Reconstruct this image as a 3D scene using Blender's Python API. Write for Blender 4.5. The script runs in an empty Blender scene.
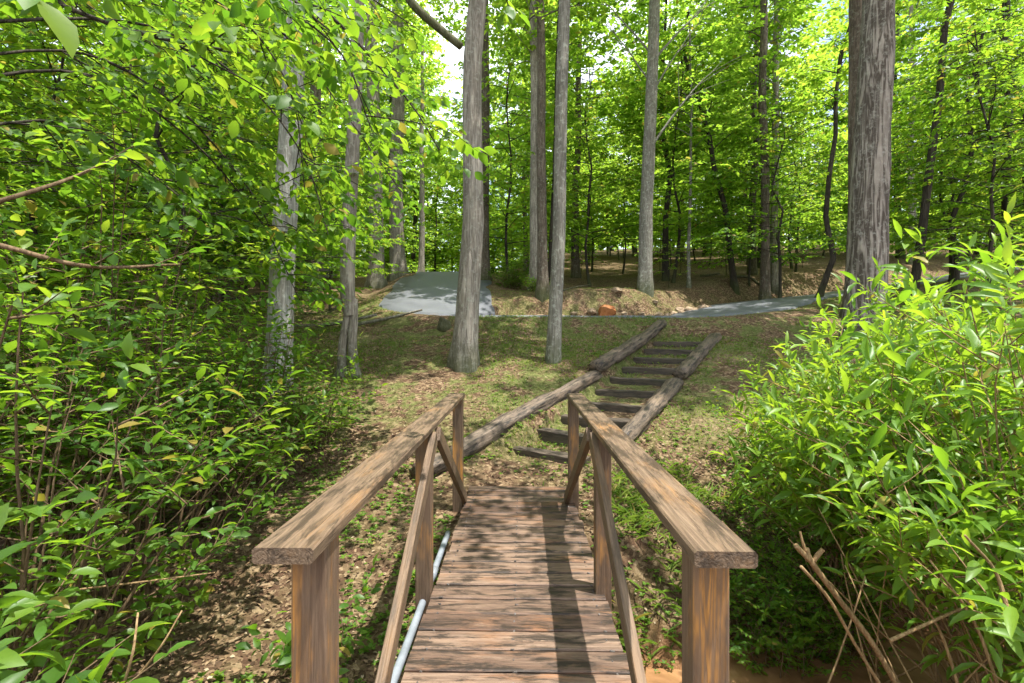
import bpy, math, random
import numpy as np
from mathutils import Vector, Matrix

R = math.radians
rng = np.random.default_rng(7)
random.seed(7)
sc = bpy.context.scene
COL = sc.collection
CAMZ = 1.45
F = 480.0

# ------------------------------------------------------------------ helpers
def hash2(ix, iy, seed):
    h = (ix * 374761393 + iy * 668265263 + seed * 1442695041) & 0x7fffffff
    h = ((h ^ (h >> 13)) * 1274126177) & 0x7fffffff
    return ((h ^ (h >> 16)) & 0xffff) / 65535.0

def vnoise(x, y, scale=1.0, seed=0):
    x = np.asarray(x, float) / scale; y = np.asarray(y, float) / scale
    ix = np.floor(x).astype(np.int64); iy = np.floor(y).astype(np.int64)
    fx = x - ix; fy = y - iy
    fx = fx * fx * (3 - 2 * fx); fy = fy * fy * (3 - 2 * fy)
    a = hash2(ix, iy, seed); b = hash2(ix + 1, iy, seed)
    c = hash2(ix, iy + 1, seed); d = hash2(ix + 1, iy + 1, seed)
    return (a * (1 - fx) + b * fx) * (1 - fy) + (c * (1 - fx) + d * fx) * fy - 0.5

def sstep(a, b, v):
    t = np.clip((v - a) / (b - a), 0, 1)
    return t * t * (3 - 2 * t)

def seg_dist(px, py, pts):
    """distance to a polyline and the interpolated extra values there"""
    best = np.full(px.shape, 1e9); val = np.zeros(px.shape); side = np.zeros(px.shape)
    for a, b in zip(pts[:-1], pts[1:]):
        dx, dy = b[0] - a[0], b[1] - a[1]
        L2 = dx * dx + dy * dy
        t = np.clip(((px - a[0]) * dx + (py - a[1]) * dy) / L2, 0, 1)
        d = np.hypot(px - a[0] - t * dx, py - a[1] - t * dy)
        m = d < best
        best = np.where(m, d, best)
        if len(a) > 2:
            val = np.where(m, a[2] + t * (b[2] - a[2]), val)
    return best, val

def catmull(pts, n=10):
    pts = [np.array(p, float) for p in pts]
    P = [2 * pts[0] - pts[1]] + pts + [2 * pts[-1] - pts[-2]]
    out = []
    for i in range(1, len(P) - 2):
        for k in range(n):
            t = k / n
            p0, p1, p2, p3 = P[i - 1], P[i], P[i + 1], P[i + 2]
            out.append(0.5 * ((2 * p1) + (-p0 + p2) * t + (2 * p0 - 5 * p1 + 4 * p2 - p3) * t * t + (-p0 + 3 * p1 - 3 * p2 + p3) * t ** 3))
    out.append(pts[-1])
    return out

# ------------------------------------------------------------------ terrain
CREEK = [(-14, -1.5), (-6, .1), (-1, .7), (.4, 1.55), (1.2, 2.3), (2.1, 2.72), (3.2, 2.75), (6, 2.6), (16, 2.2)]
DRIVE = catmull([(-6.0, 42, 5.6), (-4.0, 31, 4.95), (-3.1, 25, 4.85), (-2.75, 21.5, 4.5), (-2.45, 17, 3.35), (-2.2, 14.2, 2.45),
                 (-1.0, 13.0, 2.08), (1.6, 12.75, 2.03), (4.0, 12.85, 2.03), (5.9, 13.6, 2.25), (7.7, 15.2, 2.63), (10.0, 17.0, 2.98), (14, 19.0, 3.5), (24, 23, 5)], 8)
ST_A = np.array([.475, 5.45]); ST_D = np.array([.569, .822]); ST_P = np.array([.822, -.569])
N_STEP = 10
def step_s(k): return k * .555 + .05
def step_z(k): return .105 + .148 * k

def base_h(x, y):
    z = np.interp(y, [-40, -3, 0, 3, 4, 4.8, 5.2, 6, 7, 8, 9, 10, 11, 11.5, 12.3, 14.5, 17, 22, 30, 45, 70, 120],
                  [.6, .0, -.2, -.32, -.14, -.03, .08, .37, .67, .97, 1.27, 1.56, 1.80, 1.88, 2.03, 2.45, 3.1, 4.25, 6.1, 9.5, 14.5, 22])
    z = z + .03 * np.clip(x - 2, 0, 40) * sstep(6, 12, y) - .015 * np.clip(-x - 4, 0, 20) * sstep(8, 14, y)
    z = z - 3.0 * sstep(23, 38, y) * sstep(4, -3, x)
    z = z + .38 * np.exp(-(((x - 2.6) / 3.0) ** 2 + ((y - 15.9) / 1.3) ** 2))
    return z

def ground(x, y):
    x = np.asarray(x, float); y = np.asarray(y, float)
    z = base_h(x, y)
    near = sstep(.7, 1.6, np.abs(x - .04)) + sstep(4.9, 6.0, y)
    near = np.clip(near, 0, 1)
    z = z + near * (vnoise(x, y, .9, 3) * .09 * (1 - .6 * sstep(13, 14.5, y)) + vnoise(x, y, .31, 5) * .04) + vnoise(x, y, 4.5, 9) * .28 * sstep(6, 14, y) + vnoise(x, y, .12, 8) * .02
    # stair strip: treads
    rx = x - ST_A[0]; ry = y - ST_A[1]
    s = rx * ST_D[0] + ry * ST_D[1]; p = rx * ST_P[0] + ry * ST_P[1]
    k = np.clip(np.floor((s - .055) / .555), -1, N_STEP - 1)
    zt = np.where(k >= 0, step_z(k) - .012, .03) + .075 * np.clip((s - .05 - k * .555) / .555, 0, 1) + vnoise(x, y, .2, 4) * .03
    w = sstep(.62, .46, np.abs(p)) * sstep(-.5, -.1, s) * sstep(6.1, 5.4, s)
    z = z * (1 - w) + zt * w
    # driveway
    d, zd = seg_dist(x, y, DRIVE)
    w = sstep(2.75, 1.75, d)
    z = z * (1 - w) + (zd - .02) * w
    # creek
    d, _ = seg_dist(x, y, CREEK)
    w = sstep(1.75, .72, d + vnoise(x, y, .7, 11) * .35)
    z = z * (1 - w) + (-1.0 + vnoise(x, y, .5, 12) * .12) * w
    # shrub bank
    w = np.exp(-(((x - 3.0) / .95) ** 2 + ((y - 2.4) / .6) ** 2))
    z = np.maximum(z, -1.1 + .55 * w)
    return z

def g1(x, y): return float(ground(np.array([x]), np.array([y]))[0])
def at(px, d): return (px - 512) / F * d
def zat(py, d): return CAMZ - (py - 341) / F * d

# ------------------------------------------------------------------ mesh building
class Geo:
    def __init__(s): s.V = []; s.Q = []; s.T = []; s.n = 0
    def add(s, v, q=None, t=None):
        v = np.asarray(v, np.float32).reshape(-1, 3)
        if q is not None and len(q): s.Q.append(np.asarray(q, np.int32).reshape(-1, 4) + s.n)
        if t is not None and len(t): s.T.append(np.asarray(t, np.int32).reshape(-1, 3) + s.n)
        s.V.append(v); s.n += len(v)
    def mesh(s, name, smooth=True):
        me = bpy.data.meshes.new(name)
        V = np.concatenate(s.V) if s.V else np.zeros((0, 3), np.float32)
        Q = np.concatenate(s.Q) if s.Q else np.zeros((0, 4), np.int32)
        T = np.concatenate(s.T) if s.T else np.zeros((0, 3), np.int32)
        me.vertices.add(len(V)); me.vertices.foreach_set('co', V.ravel())
        me.loops.add(Q.size + T.size)
        me.loops.foreach_set('vertex_index', np.concatenate([Q.ravel(), T.ravel()]).astype(np.int32))
        me.polygons.add(len(Q) + len(T))
        st = np.concatenate([np.arange(len(Q)) * 4, Q.size + np.arange(len(T)) * 3]).astype(np.int32)
        me.polygons.foreach_set('loop_start', st)
        me.polygons.foreach_set('use_smooth', np.full(len(Q) + len(T), bool(smooth)))
        me.update(calc_edges=True); me.validate()
        return me
    def tube(s, path, rad, sides=8, cap=True, ridge=0, rseed=0, lobe=None):
        P = np.asarray(path, float); n = len(P); rad = np.broadcast_to(np.asarray(rad, float), (n,))
        tan = np.gradient(P, axis=0); tan /= np.linalg.norm(tan, axis=1)[:, None] + 1e-9
        ref = np.array([0, 0, 1.0]) if abs(tan[:, 2]).mean() < .8 else np.array([0, 1.0, 0])
        u = np.cross(tan, ref); u /= np.linalg.norm(u, axis=1)[:, None] + 1e-9
        w = np.cross(tan, u)
        a = np.arange(sides) * 2 * np.pi / sides
        rr = np.repeat(rad[:, None], sides, 1)
        if ridge:
            L = np.concatenate([[0], np.cumsum(np.linalg.norm(np.diff(P, axis=0), axis=1))])
            A, LL = np.meshgrid(np.cos(a) * 3 + np.sin(a) * 1.7, L)
            B, _ = np.meshgrid(np.sin(a) * 3, L)
            rr = rr * (1 + ridge * (vnoise(A + 9, LL * 1.3 + B, .8, rseed) + .6 * vnoise(A * 2.1, LL * 1.1 + B * 2, .5, rseed + 1)))
        if lobe is not None: rr = rr * (1 + np.asarray(lobe)[:, None] * (.55 * np.cos(5 * a + rseed) + .45 * np.cos(3 * a + 2 * rseed))[None, :])
        v = P[:, None, :] + rr[..., None] * (np.cos(a)[None, :, None] * u[:, None, :] + np.sin(a)[None, :, None] * w[:, None, :])
        i = np.arange(n - 1)[:, None] * sides; j = np.arange(sides)[None, :]; j2 = (j + 1) % sides
        q = np.stack([i + j, i + j2, i + sides + j2, i + sides + j], -1).reshape(-1, 4)
        v = v.reshape(-1, 3)
        if cap:
            v = np.concatenate([v, P[:1], P[-1:]])
            c0, c1 = n * sides, n * sides + 1
            jj = np.arange(sides); kk = (jj + 1) % sides
            t = np.concatenate([np.stack([kk, jj, np.full(sides, c0)], -1), np.stack([(n - 1) * sides + jj, (n - 1) * sides + kk, np.full(sides, c1)], -1)])
            s.add(v, q, t)
        else:
            s.add(v, q)
    def box(s, lo, hi, ch=.004, M=None):
        """box with chamfered long edges"""
        lo = np.array(lo, float); hi = np.array(hi, float)
        v = []
        for x in (lo[0], hi[0]):
            for (y, z) in ((lo[1] + ch, lo[2]), (hi[1] - ch, lo[2]), (hi[1], lo[2] + ch), (hi[1], hi[2] - ch), (hi[1] - ch, hi[2]), (lo[1] + ch, hi[2]), (lo[1], hi[2] - ch), (lo[1], lo[2] + ch)):
                v.append((x, y, z))
        v = np.array(v)
        q = [(i, i + 8, (i + 1) % 8 + 8, (i + 1) % 8) for i in range(8)]
        q += [(0, 1, 2, 7), (7, 2, 3, 6), (6, 3, 4, 5), (9, 8, 15, 10), (10, 15, 14, 11), (11, 14, 13, 12)]
        if M is not None: v = v @ np.array(M.to_3x3()).T + np.array(M.translation)
        s.add(v, np.array(q))

LEAF_Q = (np.array([(0, 0, 0), (.5, .48, .10), (0, 1, -.03), (-.5, .48, .10)]), None, np.array([(0, 1, 2), (0, 2, 3)]))
LEAF_5 = (np.array([(0, 0, 0), (.46, .30, .08), (.40, .62, .05), (0, 1, -.1), (-.40, .62, .05), (-.46, .30, .08), (0, .42, -.0)]), None,
          np.array([(0, 1, 6), (1, 2, 6), (2, 3, 6), (3, 4, 6), (4, 5, 6), (5, 0, 6)]))
LEAF_M = (np.array([(0, 0, 0), (.30, .18, .07), (.5, .45, .09), (.33, .75, .02), (0, 1, -.13), (-.33, .75, .02), (-.5, .45, .09), (-.30, .18, .07), (0, .2, .02), (0, .47, .02), (0, .75, -.035)]),
          np.array([(1, 2, 9, 8), (2, 3, 10, 9), (8, 9, 6, 7), (9, 10, 5, 6)]), np.array([(0, 1, 8), (0, 8, 7), (3, 4, 10), (10, 4, 5)]))

def norm(a): return a / (np.linalg.norm(a, axis=-1, keepdims=True) + 1e-9)

def add_leaves(geo, pos, dirs, up, length, width, tpl):
    """pos,dirs,up: (N,3); length,width: (N,)"""
    V, Q, T = tpl
    d = norm(dirs); x = norm(np.cross(d, up)); n = np.cross(x, d)
    N = len(pos); m = len(V)
    L = np.broadcast_to(length, (N,))[:, None, None]; W = np.broadcast_to(width, (N,))[:, None, None]
    v = pos[:, None, :] + V[None, :, 0, None] * W * x[:, None, :] + V[None, :, 1, None] * L * d[:, None, :] + V[None, :, 2, None] * L * n[:, None, :]
    off = (np.arange(N) * m)[:, None, None]
    geo.add(v.reshape(-1, 3), None if Q is None else (Q[None] + off).reshape(-1, 4), None if T is None else (T[None] + off).reshape(-1, 3))

def leaves_on_twigs(geo, r, tw, per, length, ratio, tpl, tilt=.35, ang=(35, 75), droop=.15, whorl=False, t0=.1):
    """tw: (N,9): start, end-dir*len, up"""
    if len(tw) == 0: return
    tw = np.asarray(tw, float)
    P0 = np.repeat(tw[:, 0:3], per, 0); D = np.repeat(tw[:, 3:6], per, 0); U = np.repeat(tw[:, 6:9], per, 0)
    N = len(P0)
    t = np.tile(np.linspace(t0, 1, per), len(tw)) + r.normal(0, .04, N)
    pos = P0 + D * t[:, None]
    dn = norm(D)
    sgn = np.tile(np.where(np.arange(per) % 2 == 0, 1, -1), len(tw))
    a = np.radians(r.uniform(ang[0], ang[1], N)) * sgn
    last = np.tile(np.arange(per) == per - 1, len(tw))
    a = np.where(last, a * .2, a)
    if whorl:
        phi = r.uniform(0, 6.283, N) ; U2 = r.normal(0, 1, (N, 3)); U2 = norm(U2 - dn * (U2 * dn).sum(1, keepdims=True))
        ld = dn * np.cos(np.abs(a))[:, None] + U2 * np.sin(np.abs(a))[:, None]
    else:
        side = norm(np.cross(dn, U))
        ld = dn * np.cos(a)[:, None] + side * np.sin(a)[:, None]
    ld = ld + r.normal(0, .18, (N, 3)); ld[:, 2] -= droop
    up = np.array([0, 0, 1.0]) * .6 + U * .4 + r.normal(0, tilt, (N, 3))
    L = length * r.uniform(.5, 1.25, N)
    add_leaves(geo, pos, ld, up, L, L * ratio * r.uniform(.85, 1.15, N), tpl)

# ------------------------------------------------------------------ materials
def new_mat(name):
    m = bpy.data.materials.new(name); m.use_nodes = True
    nt = m.node_tree; nt.nodes.clear()
    return m, nt, nt.nodes, nt.links

def N_(nt, typ, **kw):
    n = nt.nodes.new(typ)
    for k, v in kw.items():
        if k.startswith('i_'): n.inputs[k[2:].replace('_', ' ')].default_value = v
        else: setattr(n, k, v)
    return n

def ramp(nt, fac, stops, interp='LINEAR'):
    n = nt.nodes.new('ShaderNodeValToRGB'); n.color_ramp.interpolation = interp
    e = n.color_ramp.elements
    while len(e) < len(stops): e.new(.5)
    for el, (p, c) in zip(e, stops):
        el.position = p; el.color = (c[0], c[1], c[2], 1)
    if fac is not None: nt.links.new(fac, n.inputs[0])
    return n.outputs[0]

def mix(nt, fac, a, b, mode='MIX'):
    n = nt.nodes.new('ShaderNodeMix'); n.data_type = 'RGBA'; n.blend_type = mode
    for sock, v in ((n.inputs['Factor'], fac), (n.inputs['A'], a), (n.inputs['B'], b)):
        pass
    S = {s.identifier: s for s in n.inputs}
    for key, v in (('Factor_Float', fac), ('A_Color', a), ('B_Color', b)):
        if isinstance(v, (int, float)): S[key].default_value = v
        elif isinstance(v, tuple): S[key].default_value = (*v, 1)
        else: nt.links.new(v, S[key])
    return [o for o in n.outputs if o.identifier == 'Result_Color'][0]

def math_(nt, op, a, b=None, clamp=False):
    n = nt.nodes.new('ShaderNodeMath'); n.operation = op; n.use_clamp = clamp
    for i, v in enumerate((a, b)):
        if v is None: continue
        if isinstance(v, (int, float)): n.inputs[i].default_value = v
        else: nt.links.new(v, n.inputs[i])
    return n.outputs[0]

def noise(nt, vec, scale, detail=4, rough=.55, w=None, dist=0):
    n = nt.nodes.new('ShaderNodeTexNoise')
    if w is not None:
        n.noise_dimensions = '4D'; nt.links.new(w, n.inputs['W'])
    n.inputs['Scale'].default_value = scale; n.inputs['Detail'].default_value = detail
    n.inputs['Roughness'].default_value = rough; n.inputs['Distortion'].default_value = dist
    if vec is not None: nt.links.new(vec, n.inputs['Vector'])
    return n.outputs['Fac']

def mapping(nt, vec, scale=(1, 1, 1), loc=(0, 0, 0)):
    n = nt.nodes.new('ShaderNodeMapping'); n.inputs['Scale'].default_value = scale; n.inputs['Location'].default_value = loc
    nt.links.new(vec, n.inputs['Vector']); return n.outputs[0]

def bump(nt, h, strength=.4, dist=.01):
    n = nt.nodes.new('ShaderNodeBump'); n.inputs['Strength'].default_value = strength; n.inputs['Distance'].default_value = dist
    nt.links.new(h, n.inputs['Height']); return n.outputs[0]

def finish(nt, color, rough=.8, normal=None, spec=.3):
    b = nt.nodes.new('ShaderNodeBsdfPrincipled'); o = nt.nodes.new('ShaderNodeOutputMaterial')
    if isinstance(color, tuple): b.inputs['Base Color'].default_value = (*color, 1)
    else: nt.links.new(color, b.inputs['Base Color'])
    if isinstance(rough, (int, float)): b.inputs['Roughness'].default_value = rough
    else: nt.links.new(rough, b.inputs['Roughness'])
    b.inputs['Specular IOR Level'].default_value = spec
    if normal is not None: nt.links.new(normal, b.inputs['Normal'])
    nt.links.new(b.outputs[0], o.inputs[0]); return b

def leaf_mat(name, cols, trans, tfac=.45, rough=.5, spec=.25, sick=.03):
    """cols: list of leaf colours (per leaf random); trans: list for transmitted light"""
    m, nt, n, l = new_mat(name)
    g = nt.nodes.new('ShaderNodeNewGeometry')
    oi = nt.nodes.new('ShaderNodeObjectInfo')
    r = g.outputs['Random Per Island']
    tc = nt.nodes.new('ShaderNodeTexCoord')
    cl = noise(nt, tc.outputs['Object'], 1.1, 2)
    f = math_(nt, 'ADD', math_(nt, 'MULTIPLY', r, .55), math_(nt, 'ADD', math_(nt, 'MULTIPLY', math_(nt, 'SUBTRACT', cl, .5), 1.1), math_(nt, 'ADD', .1, math_(nt, 'MULTIPLY', oi.outputs['Random'], .25))), clamp=True)
    k = len(cols)
    c = ramp(nt, f, [(i / (k - 1), cols[i]) for i in range(k)])
    t = ramp(nt, f, [(i / (len(trans) - 1), trans[i]) for i in range(len(trans))])
    r2 = nt.nodes.new('ShaderNodeTexWhiteNoise'); r2.noise_dimensions = '1D'; l.new(r, r2.inputs['W'])
    old = math_(nt, 'MULTIPLY', math_(nt, 'GREATER_THAN', r2.outputs['Value'], 1 - sick), .8)
    c = mix(nt, old, c, (.22, .15, .035)); t = mix(nt, old, t, (.5, .38, .06))
    val = ramp(nt, r2.outputs['Value'], [(0, (.7, .7, .7)), (1, (1.2, 1.2, 1.2))])
    c = mix(nt, 1.0, c, val, 'MULTIPLY')
    sp = noise(nt, tc.outputs['Object'], 60, 3, .6)
    c = mix(nt, math_(nt, 'MULTIPLY', ramp(nt, sp, [(.5, (0, 0, 0)), (.75, (1, 1, 1))]), .35), c, cols[0])
    b = nt.nodes.new('ShaderNodeBsdfPrincipled'); l.new(c, b.inputs['Base Color'])
    b.inputs['Roughness'].default_value = rough; b.inputs['Specular IOR Level'].default_value = spec
    tr = nt.nodes.new('ShaderNodeBsdfTranslucent'); l.new(t, tr.inputs['Color'])
    ms = nt.nodes.new('ShaderNodeMixShader'); ms.inputs[0].default_value = tfac
    l.new(b.outputs[0], ms.inputs[1]); l.new(tr.outputs[0], ms.inputs[2])
    o = nt.nodes.new('ShaderNodeOutputMaterial'); l.new(ms.outputs[0], o.inputs[0])
    return m

MAT = {}
G_ = [(.05, .11, .016), (.085, .165, .022), (.15, .23, .032)]
T_ = [(.22, .42, .03), (.38, .6, .045), (.58, .72, .07)]
MAT['leaf_forest'] = leaf_mat('forest_leaf', G_, T_, .58)
MAT['leaf_under'] = leaf_mat('understory_leaf', [(.045, .11, .014), (.08, .17, .02), (.15, .24, .03)], T_, .58)
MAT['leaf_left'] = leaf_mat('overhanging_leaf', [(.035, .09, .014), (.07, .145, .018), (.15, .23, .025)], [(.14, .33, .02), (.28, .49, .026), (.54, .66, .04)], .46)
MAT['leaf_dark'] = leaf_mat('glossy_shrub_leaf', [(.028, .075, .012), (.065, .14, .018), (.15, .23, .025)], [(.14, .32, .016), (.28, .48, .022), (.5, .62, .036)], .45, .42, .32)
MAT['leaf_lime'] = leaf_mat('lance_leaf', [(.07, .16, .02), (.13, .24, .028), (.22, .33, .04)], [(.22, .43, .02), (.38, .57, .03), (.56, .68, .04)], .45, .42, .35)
MAT['leaf_small'] = leaf_mat('small_leaf', [(.03, .09, .012), (.06, .15, .016), (.13, .22, .02)], [(.2, .4, .02), (.34, .54, .03), (.5, .66, .04)], .48)
MAT['leaf_ground'] = leaf_mat('herb_leaf', [(.045, .11, .014), (.09, .17, .018), (.17, .24, .03)], [(.1, .28, .012), (.2, .4, .02), (.4, .55, .03)], .35)
MAT['leaf_grass'] = leaf_mat('grass_blade', [(.07, .13, .018), (.12, .19, .022), (.24, .25, .06)], [(.14, .28, .02), (.22, .36, .03), (.36, .4, .08)], .35)

def bark_mat(name, dark, light, lichen=None, vs=1.0, strength=.8, furrow=.6):
    m, nt, n, l = new_mat(name)
    tc = nt.nodes.new('ShaderNodeTexCoord'); oi = nt.nodes.new('ShaderNodeObjectInfo')
    v = mapping(nt, tc.outputs['Object'], (1, 1, .16))
    w = math_(nt, 'MULTIPLY', oi.outputs['Random'], 20.0)
    n1 = noise(nt, v, 30 * vs, 5, .68, w, .4)
    n2 = noise(nt, tc.outputs['Object'], 2.2, 3, .6, w)
    n3 = noise(nt, tc.outputs['Object'], 13, 5, .72, w)
    v2 = mapping(nt, tc.outputs['Object'], (1, 1, .09))
    fr = noise(nt, v2, 13 * vs, 3, .6, w, .9)
    ridge = math_(nt, 'MULTIPLY', math_(nt, 'ABSOLUTE', math_(nt, 'SUBTRACT', fr, .5)), 5.0, True)
    ridge = ramp(nt, ridge, [(0, (.15,) * 3), (.45, (1,) * 3)])
    h = math_(nt, 'MULTIPLY', math_(nt, 'ADD', n1, .2), math_(nt, 'ADD', math_(nt, 'MULTIPLY', ridge, furrow), 1 - furrow))
    c = ramp(nt, h, [(.25, dark), (.6, tuple(.5 * (a + b) for a, b in zip(dark, light))), (.9, light)])
    c = mix(nt, math_(nt, 'MULTIPLY', ramp(nt, n2, [(.4, (0, 0, 0)), (.7, (1, 1, 1))]), .45), c, tuple(x * .7 for x in dark))
    if lichen:
        c = mix(nt, math_(nt, 'MULTIPLY', ramp(nt, n3, [(.52, (0, 0, 0)), (.66, (1, 1, 1))]), .65), c, lichen)
    sx = nt.nodes.new('ShaderNodeSeparateXYZ'); l.new(tc.outputs['Object'], sx.inputs[0])
    mz = ramp(nt, math_(nt, 'ADD', sx.outputs['Z'], math_(nt, 'MULTIPLY', n3, .9)), [(.45, (1, 1, 1)), (.95, (0, 0, 0))])
    if vs < 2: c = mix(nt, math_(nt, 'MULTIPLY', mz, .6), c, (.055, .07, .02))
    finish(nt, c, .9, bump(nt, h, strength, .02), .15)
    return m
MAT['bark_pale'] = bark_mat('pale_bark', (.16, .145, .13), (.46, .44, .41), (.5, .5, .46), .9)
MAT['bark_grey'] = bark_mat('grey_bark', (.12, .10, .08), (.42, .37, .31), (.36, .36, .30), 1.0)
MAT['bark_lichen'] = bark_mat('lichen_bark', (.11, .098, .08), (.30, .28, .235), (.42, .44, .37), 1.2)
MAT['bark_oak'] = bark_mat('furrowed_bark', (.075, .06, .048), (.38, .33, .28), (.34, .33, .28), .6, 1.0, .9)
MAT['bark_dark'] = bark_mat('dark_bark', (.022, .018, .014), (.085, .07, .055), None, 1.0)
MAT['bark_brown'] = bark_mat('brown_bark', (.05, .038, .028), (.19, .15, .115), (.22, .22, .17), 1.0)
MAT['stem'] = bark_mat('stem_bark', (.07, .045, .025), (.22, .15, .085), None, 3.0, .4)
MAT['stem_tan'] = bark_mat('tan_stem_bark', (.16, .095, .045), (.42, .29, .15), None, 3.0, .4)

def wood_mat(name, base, pale, dark, orange, or_amt=.5, stain=.6, wear=.5, bsc=(1.5, 9, 9), isl_amt=.35):
    m, nt, n, l = new_mat(name)
    tc = nt.nodes.new('ShaderNodeTexCoord'); g = nt.nodes.new('ShaderNodeNewGeometry'); oi = nt.nodes.new('ShaderNodeObjectInfo')
    w = math_(nt, 'MULTIPLY', math_(nt, 'ADD', g.outputs['Random Per Island'], oi.outputs['Random']), 37.0)
    o = tc.outputs['Object']
    fine = noise(nt, mapping(nt, o, (1.6, 48, 48)), 2.0, 6, .7, w, .3)
    fine = ramp(nt, fine, [(.34, (0, 0, 0)), (.64, (1, 1, 1))])
    rings = noise(nt, mapping(nt, o, (.35, 9, 9)), 2.4, 3, .5, w, 1.2)
    wv = nt.nodes.new('ShaderNodeMath'); wv.operation = 'SINE'; l.new(math_(nt, 'MULTIPLY', rings, 46), wv.inputs[0])
    ring = math_(nt, 'ADD', math_(nt, 'MULTIPLY', wv.outputs[0], .5), .5)
    big = noise(nt, mapping(nt, o, (.9, 3, 3)), 2.2, 4, .6, w)
    blot = noise(nt, mapping(nt, o, bsc), 2.6, 8, .72, w, .4)
    c = mix(nt, fine, base, pale)
    c = mix(nt, math_(nt, 'MULTIPLY', ring, .35), c, dark)
    isl = g.outputs['Random Per Island']
    c = mix(nt, math_(nt, 'MULTIPLY', isl, isl_amt), c, tuple(x * .62 for x in base))
    om = math_(nt, 'MULTIPLY', ramp(nt, big, [(.52, (0, 0, 0)), (.66, (1, 1, 1))]), math_(nt, 'MULTIPLY', math_(nt, 'ADD', ring, .25), or_amt))
    c = mix(nt, om, c, orange)
    wm = math_(nt, 'MULTIPLY', ramp(nt, blot, [(.30, (1, 1, 1)), (.44, (0, 0, 0))]), wear)
    c = mix(nt, wm, c, pale)
    sm = math_(nt, 'MULTIPLY', ramp(nt, blot, [(.48, (0, 0, 0)), (.57, (1, 1, 1))]), stain)
    c = mix(nt, sm, c, dark)
    h = math_(nt, 'ADD', math_(nt, 'MULTIPLY', fine, .7), math_(nt, 'MULTIPLY', ring, .5))
    rough = ramp(nt, blot, [(.3, (.75, .75, .75)), (.7, (.5, .5, .5))])
    finish(nt, c, rough, bump(nt, h, .5, .004), .35)
    return m
MAT['deck'] = wood_mat('weathered_deck_wood', (.115, .064, .042), (.27, .185, .13), (.014, .010, .007), (.27, .115, .042), .5, .85, .65, (1.6, 7, 7), 1.1)
MAT['rail'] = wood_mat('weathered_rail_wood', (.112, .07, .042), (.22, .15, .093), (.024, .016, .010), (.31, .15, .046), .55, .75, .42)
MAT['post'] = wood_mat('weathered_post_wood', (.125, .075, .045), (.20, .132, .083), (.05, .03, .018), (.46, .21, .05), .95, .3, .3)
MAT['brace'] = wood_mat('weathered_brace_wood', (.125, .077, .045), (.21, .14, .085), (.035, .024, .015), (.28, .14, .05), .4, .5, .3)
MAT['beam'] = wood_mat('dark_beam_wood', (.07, .05, .038), (.14, .10, .08), (.02, .015, .012), (.2, .1, .05), .2, .7, .2)
MAT['log'] = wood_mat('weathered_log_wood', (.085, .06, .042), (.21, .155, .11), (.014, .010, .007), (.16, .10, .045), .3, .95, .5)
MAT['timber'] = wood_mat('mossy_timber', (.06, .044, .032), (.13, .097, .07), (.012, .01, .008), (.07, .07, .025), .4, .6, .3)
MAT['fence'] = wood_mat('old_fence_wood', (.16, .14, .12), (.26, .235, .21), (.05, .045, .04), (.2, .15, .1), .2, .5, .4)

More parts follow.
